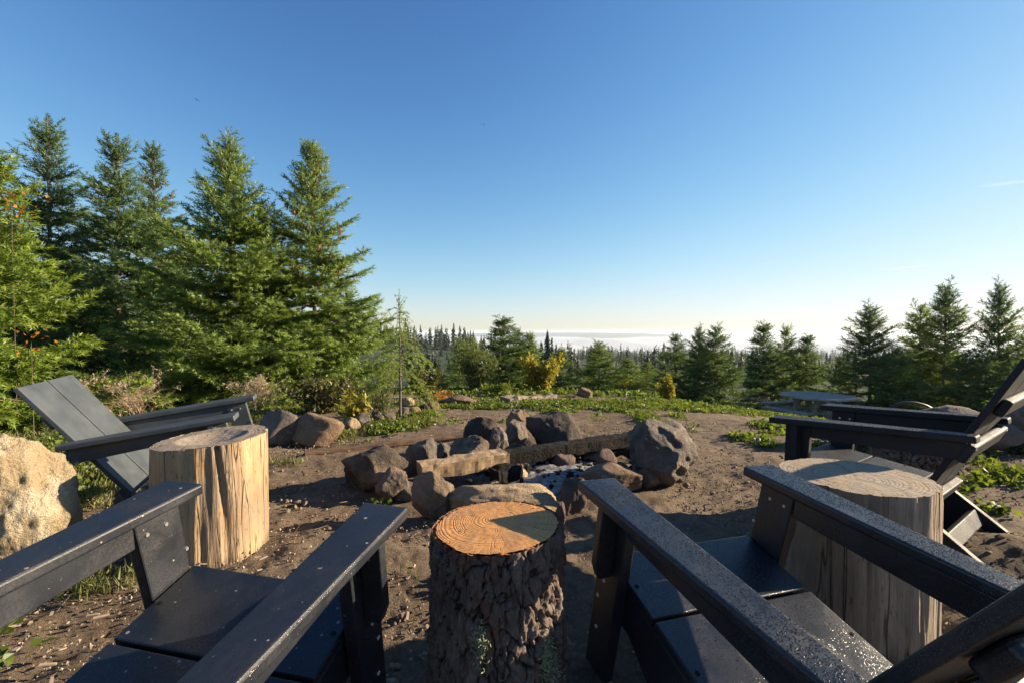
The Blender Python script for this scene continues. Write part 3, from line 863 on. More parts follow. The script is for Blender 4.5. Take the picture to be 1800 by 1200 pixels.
place_shrub(870, 0, 672, 60, 'fern_clump', 'pale green fern-like clump at the foot of the willow bush', 'plant', 74, 'cover', y=9.6, leaf=.12, n=420, lw=.12, stems=9)
for k, (px, w_, base) in enumerate([(1268, 34, 712), (1300, 40, 716), (1325, 34, 720), (1345, 30, 724)]):
    place_shrub(px, base, base - 34, w_, 'seedhead_plant', ['plant with fluffy pinkish-white seedheads nearest the wedge-shaped rock', 'second plant with white seedheads from the wedge-shaped rock',
        'third plant with white seedheads from the wedge-shaped rock', 'plant with white seedheads closest to the picnic bench'][k], 'plant', 75 + k, 'straw', group='white seedhead plants by the picnic table', leaf=.045, n=260, lw=.3, stems=10, stem_mat='dead', upright=1.)
GD = 'dead brown shrubs behind the left-hand chair'
p = at(212, 735); dead_shrub('dead_shrub', p, 'wide dead brown shrub showing beside the tilted chair back', .95, .84, 81, GD)
p = at(250, 742); dead_shrub('dead_shrub', p, 'dead brown shrub with pale forked stems above the chair arm', .55, .74, 82, GD)
p = at(444, 728); dead_shrub('dead_shrub', p, 'dead reddish-brown shrub rising over the tip of the chair arm', .5, .70, 83, GD)
# red maple shoots in the near fir
for k, (px, py, y) in enumerate([(20, 362, 4.75), (55, 600, 4.35)]):
    pp = Vector(tuple(np.array((0, 0, CAM_H)) + ray(px, py) / ray(px, py)[1] * y))
    rng = np.random.default_rng(90 + k)
    root = empty('maple_shoot', (pp.x - .1, pp.y + .1, gz1(pp.x, pp.y)))
    tag(root, ['thin maple shoot with orange-red leaves high against the bright fir', 'thin maple shoot with a few orange leaves low in the bright fir'][k], 'maple shoot', 'maple shoots by the bright fir')
    hh = pp.z - root.location.z
    a = Acc(); pa = np.stack([np.linspace(0, .1, 6), np.linspace(0, -.1, 6), np.linspace(0, hh, 6)], 1); a.add(*tube(pa, np.linspace(.004, .002, 6), 4)); a.build('stem', M['wood_twig'], root, True)
    n = 34 if k == 0 else 16
    q = pa[-1] + rng.normal(0, 1, (n, 3)) * np.array([.16, .06, .10]) * (1 if k == 0 else .7)
    f = Acc(); f.add(*leaf_quads(q, rng.normal(0, 1, (n, 3)), np.full(n, .042), np.full(n, .019), rng.uniform(0, 1, n), rng)); tag(f.build('leaves', M['orange'], root), kind='stuff')

# ---------------------------------------------------------------- far forest (masses)
def far_forest(name, pts, hts, seed, mat='forest', blades=34):
    rng = np.random.default_rng(seed)
    a = Acc()
    for (x, y), h in zip(pts, hts):
        z0 = gz1(x, y) - .5
        r = h * rng.uniform(.20, .34); tint = rng.uniform(0, 1); nb = blades
        t = np.sort(rng.uniform(0, 1, nb)) ** .85
        az = rng.uniform(0, 6.283, nb)
        rr_ = r * (1 - t) ** .9 * rng.uniform(.35, 1.15, nb) + .02 * h
        c, sn = np.cos(az), np.sin(az)
        zc = z0 + h * (.03 + .95 * t)
        wd2 = h * .10 * (1.15 - t)
        tip = np.stack([x + rr_ * c, y + rr_ * sn, zc - h * .03 * (1 - t)], 1)
        in_ = np.stack([x + rr_ * .15 * c, y + rr_ * .15 * sn, zc + h * .07], 1)
        e1 = np.stack([x + rr_ * .55 * c - wd2 * sn, y + rr_ * .55 * sn + wd2 * c, zc - h * .015], 1)
        e2 = np.stack([x + rr_ * .55 * c + wd2 * sn, y + rr_ * .55 * sn - wd2 * c, zc - h * .015], 1)
        V = np.stack([in_, e1, tip, e2], 1).reshape(-1, 3)
        q4 = np.arange(nb)[:, None] * 4
        F_ = np.concatenate([q4 + np.array([[0, 1, 2]]), q4 + np.array([[0, 2, 3]])])
        a.add(V, F_, np.clip(tint + rng.normal(0, .15, len(V)), 0, 1))
        a.add(np.array([[x - .02 * r, y, z0], [x + .02 * r, y, z0], [x, y, z0 + h * 1.03]]), [[0, 1, 2]], np.zeros(3))
    o = a.build(name, M[mat]); o['kind'] = 'stuff'
    return o
rng = np.random.default_rng(5)
n = 850
px = rng.uniform(-150, 890, n); yy = rng.uniform(240, 420, n)
far_forest('wooded_shoulder', [(wx(a, b), b) for a, b in zip(px, yy)], rng.uniform(7, 15, n) * rng.choice([.6, .9, 1.15], n), 6, 'forest', 60)
n = 1700
px = rng.uniform(880, 1600, n); yy = rng.uniform(640, 940, n)
far_forest('wooded_ridge', [(wx(a, b), b) for a, b in zip(px, yy)], rng.uniform(9, 19, n) * rng.choice([.6, .85, 1.1], n), 7, 'forest', 26)
n = 560
px = rng.uniform(870, 1420, n); yy = rng.uniform(230, 600, n)
far_forest('wooded_slope', [(wx(a, b), b) for a, b in zip(px, yy)], rng.uniform(6, 12, n), 9, 'forest', 30)
n = 520
px = rng.uniform(700, 1900, n); yy = rng.uniform(60, 230, n) 
keep = ~((px > 960) & (px < 1110) & (yy > 110))
far_forest('hillside_saplings', [(wx(a, b), b) for a, b in zip(px[keep], yy[keep])], rng.uniform(2.5, 7.5, n)[keep], 8, 'forest', 80)

# ---------------------------------------------------------------- rocks
_ico = {}
def ico(sub):
    if sub not in _ico:
        bm = bmesh.new(); bmesh.ops.create_icosphere(bm, subdivisions=sub, radius=1)
        V = np.array([v.co[:] for v in bm.verts]); F_ = np.array([[v.index for v in f.verts] for f in bm.faces]); bm.free()
        _ico[sub] = (V, F_)
    return _ico[sub]

def rock(name, loc, size, label, cat, group, mat, seed, yaw=0., sub=5, rough=.045, cuts=12, tiltx=0., tilty=0., round_=16., lump=.10, soft=0.):
    rng = np.random.default_rng(seed)
    V, F_ = ico(sub)
    N = rng.normal(0, 1, (cuts, 3)); N /= np.linalg.norm(N, axis=1, keepdims=True)
    off = rng.uniform(.52, .95, cuts); round_ = round_ * 2.4
    N = np.concatenate([N, np.eye(3), -np.eye(3)]); off = np.concatenate([off, np.full(6, .95)])
    dots = V @ N.T
    inv = np.maximum(dots / off, 1e-3)
    r = .2 / (np.sum(inv ** round_, axis=1) ** (1 / round_)) + .8 / inv.max(axis=1)
    r = r * (1 + lump * fbm(V * 1.3, 3, seed=seed % 50))
    N2 = rng.normal(0, 1, (26, 3)); N2 /= np.linalg.norm(N2, axis=1, keepdims=True)
    cap = np.min(np.where(V @ N2.T > .25, rng.uniform(.74, 1.04, 26) / np.maximum(V @ N2.T, .05), 9), axis=1)
    r = np.minimum(r, cap * .96)
    rough = rough * .55
    ridg = 1 - np.abs(fbm(V * 3.1, 3, seed=seed % 31 + 3))
    r = r * (1 + rough * fbm(V * 4.2, 4, .55, seed=seed % 40 + 1) + rough * .7 * (ridg - .6))
    W_ = V * r[:, None]
    W_ /= np.abs(W_).max(0)
    W_ = W_ * np.array(size) / 2
    W_ = W_ @ np.array(Matrix.Rotation(tiltx, 3, 'X') @ Matrix.Rotation(tilty, 3, 'Y')).T
    W_[:, 2] += size[2] * .38
    lo, hi = W_[:, 2].min(), W_[:, 2].max()
    o = mesh_np(name, W_, F_, M[mat], None, True)
    o.location = loc; o.rotation_euler = (0, 0, yaw)
    return tag(o, label, cat, group)

def rock_px(x0, x1, y0, y1, label, group, mat, seed, depth=.8, sink=.0, cat='rock', name='rock', **kw):
    """from the picture rectangle of a rock that stands on the ground at row y1"""
    g = at((x0 + x1) / 2, y1)
    wd = (x1 - x0) / FOC * g.y
    yc = g.y + wd * depth / 2 * .8
    wd = (x1 - x0) / FOC * yc
    x = wx((x0 + x1) / 2, yc); zb = gz1(x, yc)
    h = top_z(y0, yc) - zb
    hh = h / .88
    return rock(name, (x, yc, zb - sink), (wd, wd * depth, hh), label, cat, group, mat, seed, **kw)

GP = 'rocks ringing the fire pit'
pit = [(597, 722, 772, 872, 'wide grey-brown rock at the left end of the fire pit', 'rock_soot', 101, .9, dict(tilty=.25)),
       (656, 724, 820, 882, 'small tan rock with a blackened side at the front left of the fire pit', 'rock_soot', 102, .8, dict(round_=10)),
       (711, 772, 766, 842, 'upright rock with a sunlit right edge behind the charred beam end', 'rock_grey', 103, .8, dict()),
       (724, 806, 822, 914, 'dark upright rock holding up the pale end of the charred beam', 'rock_soot', 104, .7, dict(round_=10)),
       (772, 986, 846, 915, 'long tan rock lying just behind the fresh-cut stump', 'rock_tan', 105, .42, dict(yaw=.06, rough=.08)),
       (790, 866, 764, 822, 'dark blocky rock in the middle behind the charred beam', 'rock_soot', 106, .8, dict()),
       (814, 884, 729, 800, 'pointed dark-sided rock at the back left of the fire pit', 'rock_soot', 107, .8, dict(round_=12)),
       (852, 896, 744, 802, 'grey rounded rock leaning against the pointed rock', 'rock_grey', 108, .8, dict(round_=10)),
       (884, 928, 735, 782, 'round grey rock left of the large dark boulder', 'rock_grey', 109, .8, dict(round_=10)),
       (888, 934, 717, 762, 'small brown peaked rock touching the back of the large dark boulder', 'rock_brown', 110, .8, dict()),
       (918, 1020, 711, 795, 'large dark boulder at the back of the fire pit', 'rock_dark', 111, .75, dict(cuts=9, round_=10)),
       (1098, 1230, 736, 862, 'largest fire pit boulder, grey and craggy, at the right end of the beam', 'rock_grey', 112, .95, dict(rough=.05, sub=6, tilty=.3, cuts=14, round_=18, lump=.24)),
       (1012, 1130, 808, 880, 'flat-topped brown block with small pits behind the chair arm', 'rock_brown', 113, .8, dict(cuts=5, round_=14, lump=.05)),
       (1116, 1162, 818, 866, 'small rounded stone below the craggy boulder', 'rock_brown', 114, .85, dict(round_=10)),
       (976, 1032, 836, 910, 'reddish-brown leaning rock right of the long tan rock', 'rock_red', 115, .6, dict(round_=12)),
       (976, 996, 880, 930, 'thin upright reddish stone between stump and leaning rock', 'rock_red', 116, .8, dict(sub=4)),
       (968, 1012, 792, 832, 'small reddish stone half buried in the ash', 'rock_red', 117, .9, dict(sub=4, round_=10)),
       (1022, 1086, 786, 822, 'low brown stone against the far side of the ash', 'rock_red', 118, .6, dict(sub=4)),
       (762, 792, 776, 812, 'small grey stone behind the upright sunlit rock', 'rock_grey', 119, .9, dict(sub=4, round_=10)),
       (690, 738, 842, 880, 'low flat grey stone wedged between the tan rock and the dark upright rock', 'rock_grey', 121, .9, dict(sub=4)),
       (905, 940, 768, 800, 'low dark stone before the left foot of the large dark boulder', 'rock_dark', 122, .9, dict(sub=4)),
       (1082, 1112, 812, 840, 'wedge of reddish stone under the left lobe of the craggy boulder', 'rock_red', 123, .9, dict(sub=4)),
       (820, 862, 806, 832, 'flat sooty stone leaning on the far side of the charred beam', 'rock_soot', 124, .8, dict(sub=4)),
       (858, 880, 842, 862, 'small pale stone at the foot of the charred beam', 'rock_tan', 120, .9, dict(sub=4, round_=5))]
for x0, x1, y0, y1, lab, mt, sd, dep, kw in pit:
    rock_px(x0, x1, y0, y1, lab, GP, mt, sd, dep, .01, **kw)
GB = 'row of stones along the left of the clearing'
row = [(448, 528, 716, 786, 'large grey stone beginning the row, right beside the pale stump', 'rock_grey', 131, .8),
       (484, 522, 750, 782, 'small grey stone wedged under the first large stone', 'rock_grey', 132, .8),
       (512, 603, 722, 784, 'large rounded brown stone in the row', 'rock_brown', 133, .75),
       (536, 552, 727, 746, 'little brown stone peeping over the rounded brown stone', 'rock_brown', 145, .9),
       (599, 631, 731, 759, 'square tan stone in the row under the broad-leaved shrub', 'rock_tan', 134, .9),
       (622, 655, 720, 754, 'grey leaning stone right of the square tan stone', 'rock_grey', 135, .8),
       (650, 676, 720, 746, 'grey stone with one sunlit face, left of a low dark stone', 'rock_grey', 136, .8),
       (670, 696, 721, 742, 'low dark stone in the row before the cedar trunk', 'rock_grey', 137, .8),
       (697, 720, 714, 734, 'grey stone at the foot of the weeping cedar', 'rock_grey', 138, .8),
       (714, 742, 711, 731, 'brown-grey stone right of the cedar foot', 'rock_brown', 139, .8),
       (736, 756, 706, 724, 'dark stone in the row with shadow below it', 'rock_dark', 140, .8),
       (748, 772, 702, 722, 'pale-faced stone just before the long flat rock', 'rock_brown', 141, .8),
       (768, 844, 691, 715, 'long flat brown rock closing the row', 'rock_brown', 142, .5),
       (704, 730, 696, 716, 'orange-tan stone behind the cedar trunk', 'rock_tan', 143, .8)]
for x0, x1, y0, y1, lab, mt, sd, dep in row:
    rock_px(x0, x1, y0, y1, lab, GB, mt, sd, dep, .01, sub=4)
rock('boulder', (-2.06, 1.84, -.05), (.52, .46, .80), 'big pale tan boulder cut by the left edge of the view', 'boulder', None, 'rock_lichen', 152, yaw=.5, sub=6, cuts=10, round_=12, rough=.10, lump=.12)
GE = 'loose rocks beyond the fire pit'
for x0, x1, y0, y1, lab, mt, sd, dep in [(1013, 1044, 679, 700, 'lone round stone on the far grass in front of the broad low fir', 'rock_brown', 161, .8),
        (1240, 1278, 697, 716, 'wedge-shaped brown rock in front of the feathery shrub', 'rock_brown', 162, .8),
        (1226, 1246, 706, 716, 'low grey stone touching the wedge-shaped brown rock', 'rock_grey', 163, .8),
        (900, 925, 693, 706, 'dark lump of rock behind the driftwood log', 'rock_dark', 164, .8)]:
    rock_px(x0, x1, y0, y1, lab, GE, mt, sd, dep, .01, sub=4)
GRB = 'big boulders behind the right-hand chair'
rock_px(1575, 1770, 703, 800, 'long flat-topped grey boulder behind the right-hand chair', GRB, 'rock_grey', 171, .5, .02, 'boulder', 'boulder', cuts=6, round_=10)
rock_px(1768, 1850, 690, 800, 'rounded grey boulder cut by the right edge of the view', GRB, 'rock_grey', 172, .8, .02, 'boulder', 'boulder', round_=10)
rock_px(1440, 1600, 716, 790, 'low grey boulder seen between the two chair arms', GRB, 'rock_grey', 173, .5, .02, 'boulder', 'boulder')

# ---------------------------------------------------------------- beams, logs, ash
def bar(name, a, b, wd, ht, m, parent=None, seed=0, rough=.004, segs=26, taper=1.):
    """an uneven squared timber from a to b (centres)"""
    a, b = np.array(a, float), np.array(b, float)
    d = b - a; L = np.linalg.norm(d); d /= L
    sd = np.cross(d, [0, 0, 1.]); sd /= np.linalg.norm(sd); up = np.cross(sd, d)
    prof = []
    k = 5
    for (u0, v0), (u1, v1) in (((-1, -1), (1, -1)), ((1, -1), (1, 1)), ((1, 1), (-1, 1)), ((-1, 1), (-1, -1))):
        for q in range(k): prof.append((u0 + (u1 - u0) * q / k, v0 + (v1 - v0) * q / k))
    prof = np.array(prof); prof /= (np.abs(prof) ** 24).sum(1, keepdims=True) ** (1 / 24)
    n = len(prof)
    V = []
    for i in range(segs + 1):
        t = i / segs; f = 1 + (taper - 1) * t
        V.append(a + d * L * t + sd * (prof[:, :1] * wd / 2 * f) + up * (prof[:, 1:] * ht / 2 * f))
    V = np.concatenate(V)
    dirs = np.tile(np.concatenate([prof, np.zeros((n, 1))], 1), (segs + 1, 1))
    nn = fbm(V * 14, 4, seed=seed)[:, None] * rough + fbm(V * 3, 2, seed=seed + 2)[:, None] * rough * 1.5
    V = V + (sd * dirs[:, :1] + up * dirs[:, 1:2]) * nn
    i = np.arange(segs)[:, None] * n; j = np.arange(n)[None]; k2 = (j + 1) % n
    F_ = np.stack([i + j, i + k2, i + n + k2, i + n + j], -1).reshape(-1, 4)
    c0, c1 = len(V), len(V) + 1
    V = np.concatenate([V, [a], [b]])
    jj = np.arange(n); T1 = np.stack([np.full(n, c0), (jj + 1) % n, jj], 1); T2 = np.stack([np.full(n, c1), segs * n + jj, segs * n + (jj + 1) % n], 1)
    return mesh_np(name, V, [F_, np.concatenate([T1, T2])], m, parent, False)

A0, B0 = np.array((-.60, 2.93, .13)), np.array((1.02, 3.72, .16))
bm_root = empty('fire_beam', tuple(A0)); tag(bm_root, 'long half-burnt beam laid across the fire pit, pale at its left end', 'beam')
cut = A0 + (B0 - A0) * .34
bar('sound_end', (0, 0, 0), cut - A0, .15, .085, M['timber'], bm_root, 3, .006)
bar('charred_end', cut - A0 + (B0 - A0) * .002, B0 - A0,   .135, .08, M['char'], bm_root, 4, .007, 50, .85)
o = bar('plank', tuple(at(536, 803) + Vector((0, 0, .03))), tuple(at(880, 768) + Vector((0, .1, .05))), .09, .032, M['plank'], None, 5, .003)
tag(o, 'thin dark plank lying on the dirt behind the left pit rocks', 'plank')
o = bar('charred_log', (.10, 3.14, .06), (-.12, 3.00, .05), .08, .08, M['char'], None, 8, .02, 14); tag(o, 'short charred log stub lying in the ash beside the beam', 'log')
o = bar('burnt_log', (.09, 3.10, .09), (.05, 3.04, .10), .045, .07, M['timber'], None, 9, .014, 8); tag(o, 'split pale end of burnt wood standing up from the ash', 'log')
o = bar('charred_log', (.55, 3.62, .06), (1.0, 3.60, .08), .12, .10, M['char'], None, 10, .02, 14); tag(o, 'thick black charred log under the right end of the beam', 'log')
p0, p1 = at(888, 711), at(972, 703)
o = bar('driftwood_log', (p0.x, p0.y, p0.z + .06), (p1.x, p1.y, p1.z + .06), .22, .10, M['drift'], None, 11, .02, 16, .6); tag(o, 'flat weathered driftwood log lying on the far grass', 'log')

aa_, ar_ = np.meshgrid(np.linspace(0, 2 * np.pi, 73)[:-1], np.linspace(0, 1, 26))
ax, ay = .34 + .62 * ar_ * np.cos(aa_), 3.26 + .42 * ar_ * np.sin(aa_)
az_ = gz(ax, ay) + .035 * (1 - ar_ ** 2) - .03 * ar_ ** 6 + .02 * fbm(np.stack([ax.ravel() * 9, ay.ravel() * 9, ax.ravel() * 0], 1), 4).reshape(ax.shape) + .02
i = np.arange(25)[:, None] * 72; j = np.arange(72)[None]; k2 = (j + 1) % 72
ash_o = mesh_np('ash_bed', np.stack([ax.ravel(), ay.ravel(), az_.ravel()], 1), np.stack([i + j, i + 72 + j, i + 72 + k2, i + k2], -1).reshape(-1, 4)[:, ::-1], M['ash'], None, True)
ash_o['kind'] = 'stuff'

def scatter_lumps(name, P_, sz, mat, seed, flat=.7):
    rng = np.random.default_rng(seed)
    V0, F0 = ico(1)
    n = len(P_)
    sc = sz[:, None, None] * rng.uniform(.6, 1.3, (n, 1, 3)) * np.array([1, 1, flat])
    V = V0[None] * sc * rng.uniform(.72, 1.2, (n, len(V0), 1)) + P_[:, None]
    F_ = (F0[None] + (np.arange(n) * len(V0))[:, None, None]).reshape(-1, 3)
    o = mesh_np(name, V.reshape(-1, 3), F_, M[mat], None, False)
    o['kind'] = 'stuff'
    return o
rng = np.random.default_rng(31)
n = 260
q = np.stack([.3 + rng.normal(0, .33, n), 3.25 + rng.normal(0, .2, n)], 1)
scatter_lumps('charcoal_bits', np.stack([q[:, 0], q[:, 1], gz(q[:, 0], q[:, 1]) + .055], 1), rng.uniform(.006, .026, n), 'char', 32)
n = 9000
an = np.radians(rng.uniform(-58, 58, n)); r_ = .7 + 8.5 * rng.uniform(0, 1, n) ** 1.35
q = np.stack([r_ * np.sin(an), r_ * np.cos(an)], 1)
keep = (fbm(np.stack([q[:, 0] * 1.5, q[:, 1] * 1.5, q[:, 0] * 0], 1), 3) > -.25) & (greenmask(q[:, 0], q[:, 1]) < .5)
q = q[keep]; n = len(q)
scatter_lumps('soil_clods', np.stack([q[:, 0], q[:, 1], gz(q[:, 0], q[:, 1]) + .008], 1), .004 + .013 * rng.uniform(0, 1, n) ** 4 + .0035 * rng.uniform(0, 1, n), 'clod', 33)
# fine grit: small angular crumbs
n = 30000
an = np.radians(rng.uniform(-58, 58, n)); r_ = .75 + 6.2 * rng.uniform(0, 1, n) ** 1.15
q = np.stack([r_ * np.sin(an), r_ * np.cos(an)], 1)
keep = (fbm(np.stack([q[:, 0] * 2.5, q[:, 1] * 2.5, q[:, 0] * 0], 1), 3, seed=2) > -.3 + .5 * rng.uniform(0, 1, n) - .3)
q = q[keep]; n = len(q)
O = np.array([[0, 0, 1.], [1, 0, 0], [0, 1, 0], [-1, 0, 0], [0, -1, 0], [0, 0, -1]])
OF = np.array([[0, 1, 2], [0, 2, 3], [0, 3, 4], [0, 4, 1], [5, 2, 1], [5, 3, 2], [5, 4, 3], [5, 1, 4]])
szs = (.0022 + .0055 * rng.uniform(0, 1, n) ** 2) * (.7 + .16 * np.hypot(q[:, 0], q[:, 1]))
V = O[None] * szs[:, None, None] * rng.uniform(.5, 1.4, (n, 6, 1)) 
cs, sn = np.cos(an[:n]), np.sin(an[:n]); a_ = rng.uniform(0, 6.28, n); cs, sn = np.cos(a_)[:, None], np.sin(a_)[:, None]
V = np.stack([V[..., 0] * cs - V[..., 1] * sn, V[..., 0] * sn + V[..., 1] * cs, V[..., 2]], -1)
V = V + np.stack([q[:, 0], q[:, 1], gz(q[:, 0], q[:, 1]) + .012 + .012 * rng.uniform(-1, 1, n)], 1)[:, None]
grit = mesh_np('soil_grit', V.reshape(-1, 3), (OF[None] + (np.arange(n) * 6)[:, None, None]).reshape(-1, 3), M['grit'], None, False, {'tint': np.repeat(rng.uniform(0, 1, n), 6)})
grit['kind'] = 'stuff'
# wood chips and dead leaves on the soil
n = 950
an = np.radians(rng.uniform(-56, 56, n)); r_ = .8 + 7 * rng.uniform(0, 1, n) ** 1.4
left = rng.uniform(0, 1, n) < .62
an = np.where(left, np.radians(rng.uniform(-60, -28, n)), an); r_ = np.where(left, .9 + 2.4 * rng.uniform(0, 1, n), r_)
q = np.stack([r_ * np.sin(an), r_ * np.cos(an), np.zeros(n)], 1); q[:, 2] = gz(q[:, 0], q[:, 1]) + .018
dd = rng.normal(0, 1, (n, 3)); dd[:, 2] *= .18
ch = Acc()
Ln = .007 + .038 * rng.uniform(0, 1, n) ** 3.2
D_, A_, B_ = frame(dd); T_ = A_ + rng.normal(0, .15, (n, 3))
wd_ = Ln * rng.uniform(.12, .4, n)
V = np.stack([q - D_ * Ln[:, None] / 2 - T_ * wd_[:, None] / 2, q + D_ * Ln[:, None] / 2 - T_ * wd_[:, None] * .3, q + D_ * Ln[:, None] / 2 + T_ * wd_[:, None] * .5, q - D_ * Ln[:, None] / 2 + T_ * wd_[:, None] / 2], 1)
Vb = V.copy(); Vb[:, :, 2] -= .004
VV = np.concatenate([V, Vb], 1).reshape(-1, 3)
box = np.array([[0, 1, 2, 3], [7, 6, 5, 4], [0, 4, 5, 1], [1, 5, 6, 2], [2, 6, 7, 3], [3, 7, 4, 0]])
ch_o = mesh_np('wood_chips', VV, (box[None] + (np.arange(n) * 8)[:, None, None]).reshape(-1, 4), M['chip']); ch_o['kind'] = 'stuff'

# fallen needles and thin twigs
n = 2600
an = np.radians(rng.uniform(-58, 58, n)); r_ = .8 + 6.5 * rng.uniform(0, 1, n) ** 1.2
q = np.stack([r_ * np.sin(an), r_ * np.cos(an), np.zeros(n)], 1); q[:, 2] = gz(q[:, 0], q[:, 1]) + .02
dd = rng.normal(0, 1, (n, 3)); dd[:, 2] *= .12
Ln = .02 + .10 * rng.uniform(0, 1, n) ** 4
D_, A_, B_ = frame(dd); wd_ = .0010 + .0022 * rng.uniform(0, 1, n) ** 2
c1_, c2_ = q - D_ * Ln[:, None] / 2, q + D_ * Ln[:, None] / 2
a3 = np.arange(3) * 2.0944
ringv = (A_[:, None] * np.cos(a3)[None, :, None] + B_[:, None] * np.sin(a3)[None, :, None]) * wd_[:, None, None]
VV = np.concatenate([c1_[:, None] + ringv, c2_[:, None] + ringv * .6], 1).reshape(-1, 3)
tf_ = np.array([[0, 1, 4, 3], [1, 2, 5, 4], [2, 0, 3, 5]])
lit = mesh_np('needle_litter', VV, (tf_[None] + (np.arange(n) * 6)[:, None, None]).reshape(-1, 4), M['wood_twig']); lit['kind'] = 'stuff'

# ---------------------------------------------------------------- ground cover and grass
rng = np.random.default_rng(44)
n = 120000
an = np.radians(rng.uniform(-60, 60, n)); r_ = 1.2 + 14 * rng.uniform(0, 1, n) ** 1.15
q = np.stack([r_ * np.sin(an), r_ * np.cos(an)], 1)
gmk = greenmask(q[:, 0], q[:, 1]); pn = fbm(np.stack([q[:, 0] * 4.5, q[:, 1] * 4.5, q[:, 0] * 0], 1), 3)
keep = (gmk + pn * np.where(np.hypot(q[:, 0], q[:, 1]) > 7.5, .8, .45) > .45 + rng.uniform(0, .3, n)) & ((np.hypot(q[:, 0], q[:, 1]) < 9.) | (rng.uniform(0, 1, n) < .22))
q = q[keep]; g2 = gmk[keep]; n = len(q)
m = 5
base = np.repeat(np.stack([q[:, 0], q[:, 1], gz(q[:, 0], q[:, 1])], 1), m, 0)
hgt = np.repeat(rng.uniform(.015, .085, n) * (.5 + .6 * g2), m)
D_ = rng.normal(0, 1, (n * m, 3)); D_[:, 2] = np.abs(D_[:, 2]) * .5 + .15
L_ = rng.uniform(.022, .05, n * m) * np.where(np.hypot(base[:, 0], base[:, 1]) > 9., 2.1, 1.)
P_ = base + np.stack([rng.normal(0, .022, n * m), rng.normal(0, .022, n * m), hgt * rng.uniform(.3, 1, n * m)], 1)
ac = Acc(); ac.add(*leaf_quads(P_, D_, L_, L_ * .42, np.clip(rng.normal(.5, .25, n * m), 0, 1), rng))
gc = ac.build('ground_cover', M['cover']); gc['kind'] = 'stuff'
n = 170000
an = np.radians(rng.uniform(-60, 60, n)); r_ = 1.1 + 9.5 * rng.uniform(0, 1, n)
q = np.stack([r_ * np.sin(an), r_ * np.cos(an)], 1)
gmk = greenmask(q[:, 0], q[:, 1]); pn = fbm(np.stack([q[:, 0] * 3, q[:, 1] * 3, q[:, 0] * 0], 1), 3, seed=4)
keep = (gmk + pn * .5 > np.where(q[:, 0] < -1.5, .30, .45) + rng.uniform(0, .5, n)) & ((q[:, 0] < -.9) | (rng.uniform(0, 1, n) < .25))
q = q[keep]; n = len(q); m = 4
base = np.repeat(np.stack([q[:, 0], q[:, 1], gz(q[:, 0], q[:, 1])], 1), m, 0) + np.concatenate([rng.normal(0, .012, (n * m, 2)), np.zeros((n * m, 1))], 1)
D_ = rng.normal(0, .45, (n * m, 3)); D_[:, 2] = 1
ac = Acc(); L_ = rng.uniform(.03, .10, n * m)
ac.add(*leaf_quads(base, D_, L_, np.full(n * m, .0035), np.clip(rng.normal(.45, .3, n * m), 0, 1), rng))
gr_o = ac.build('grass', M['grass']); gr_o['kind'] = 'stuff'

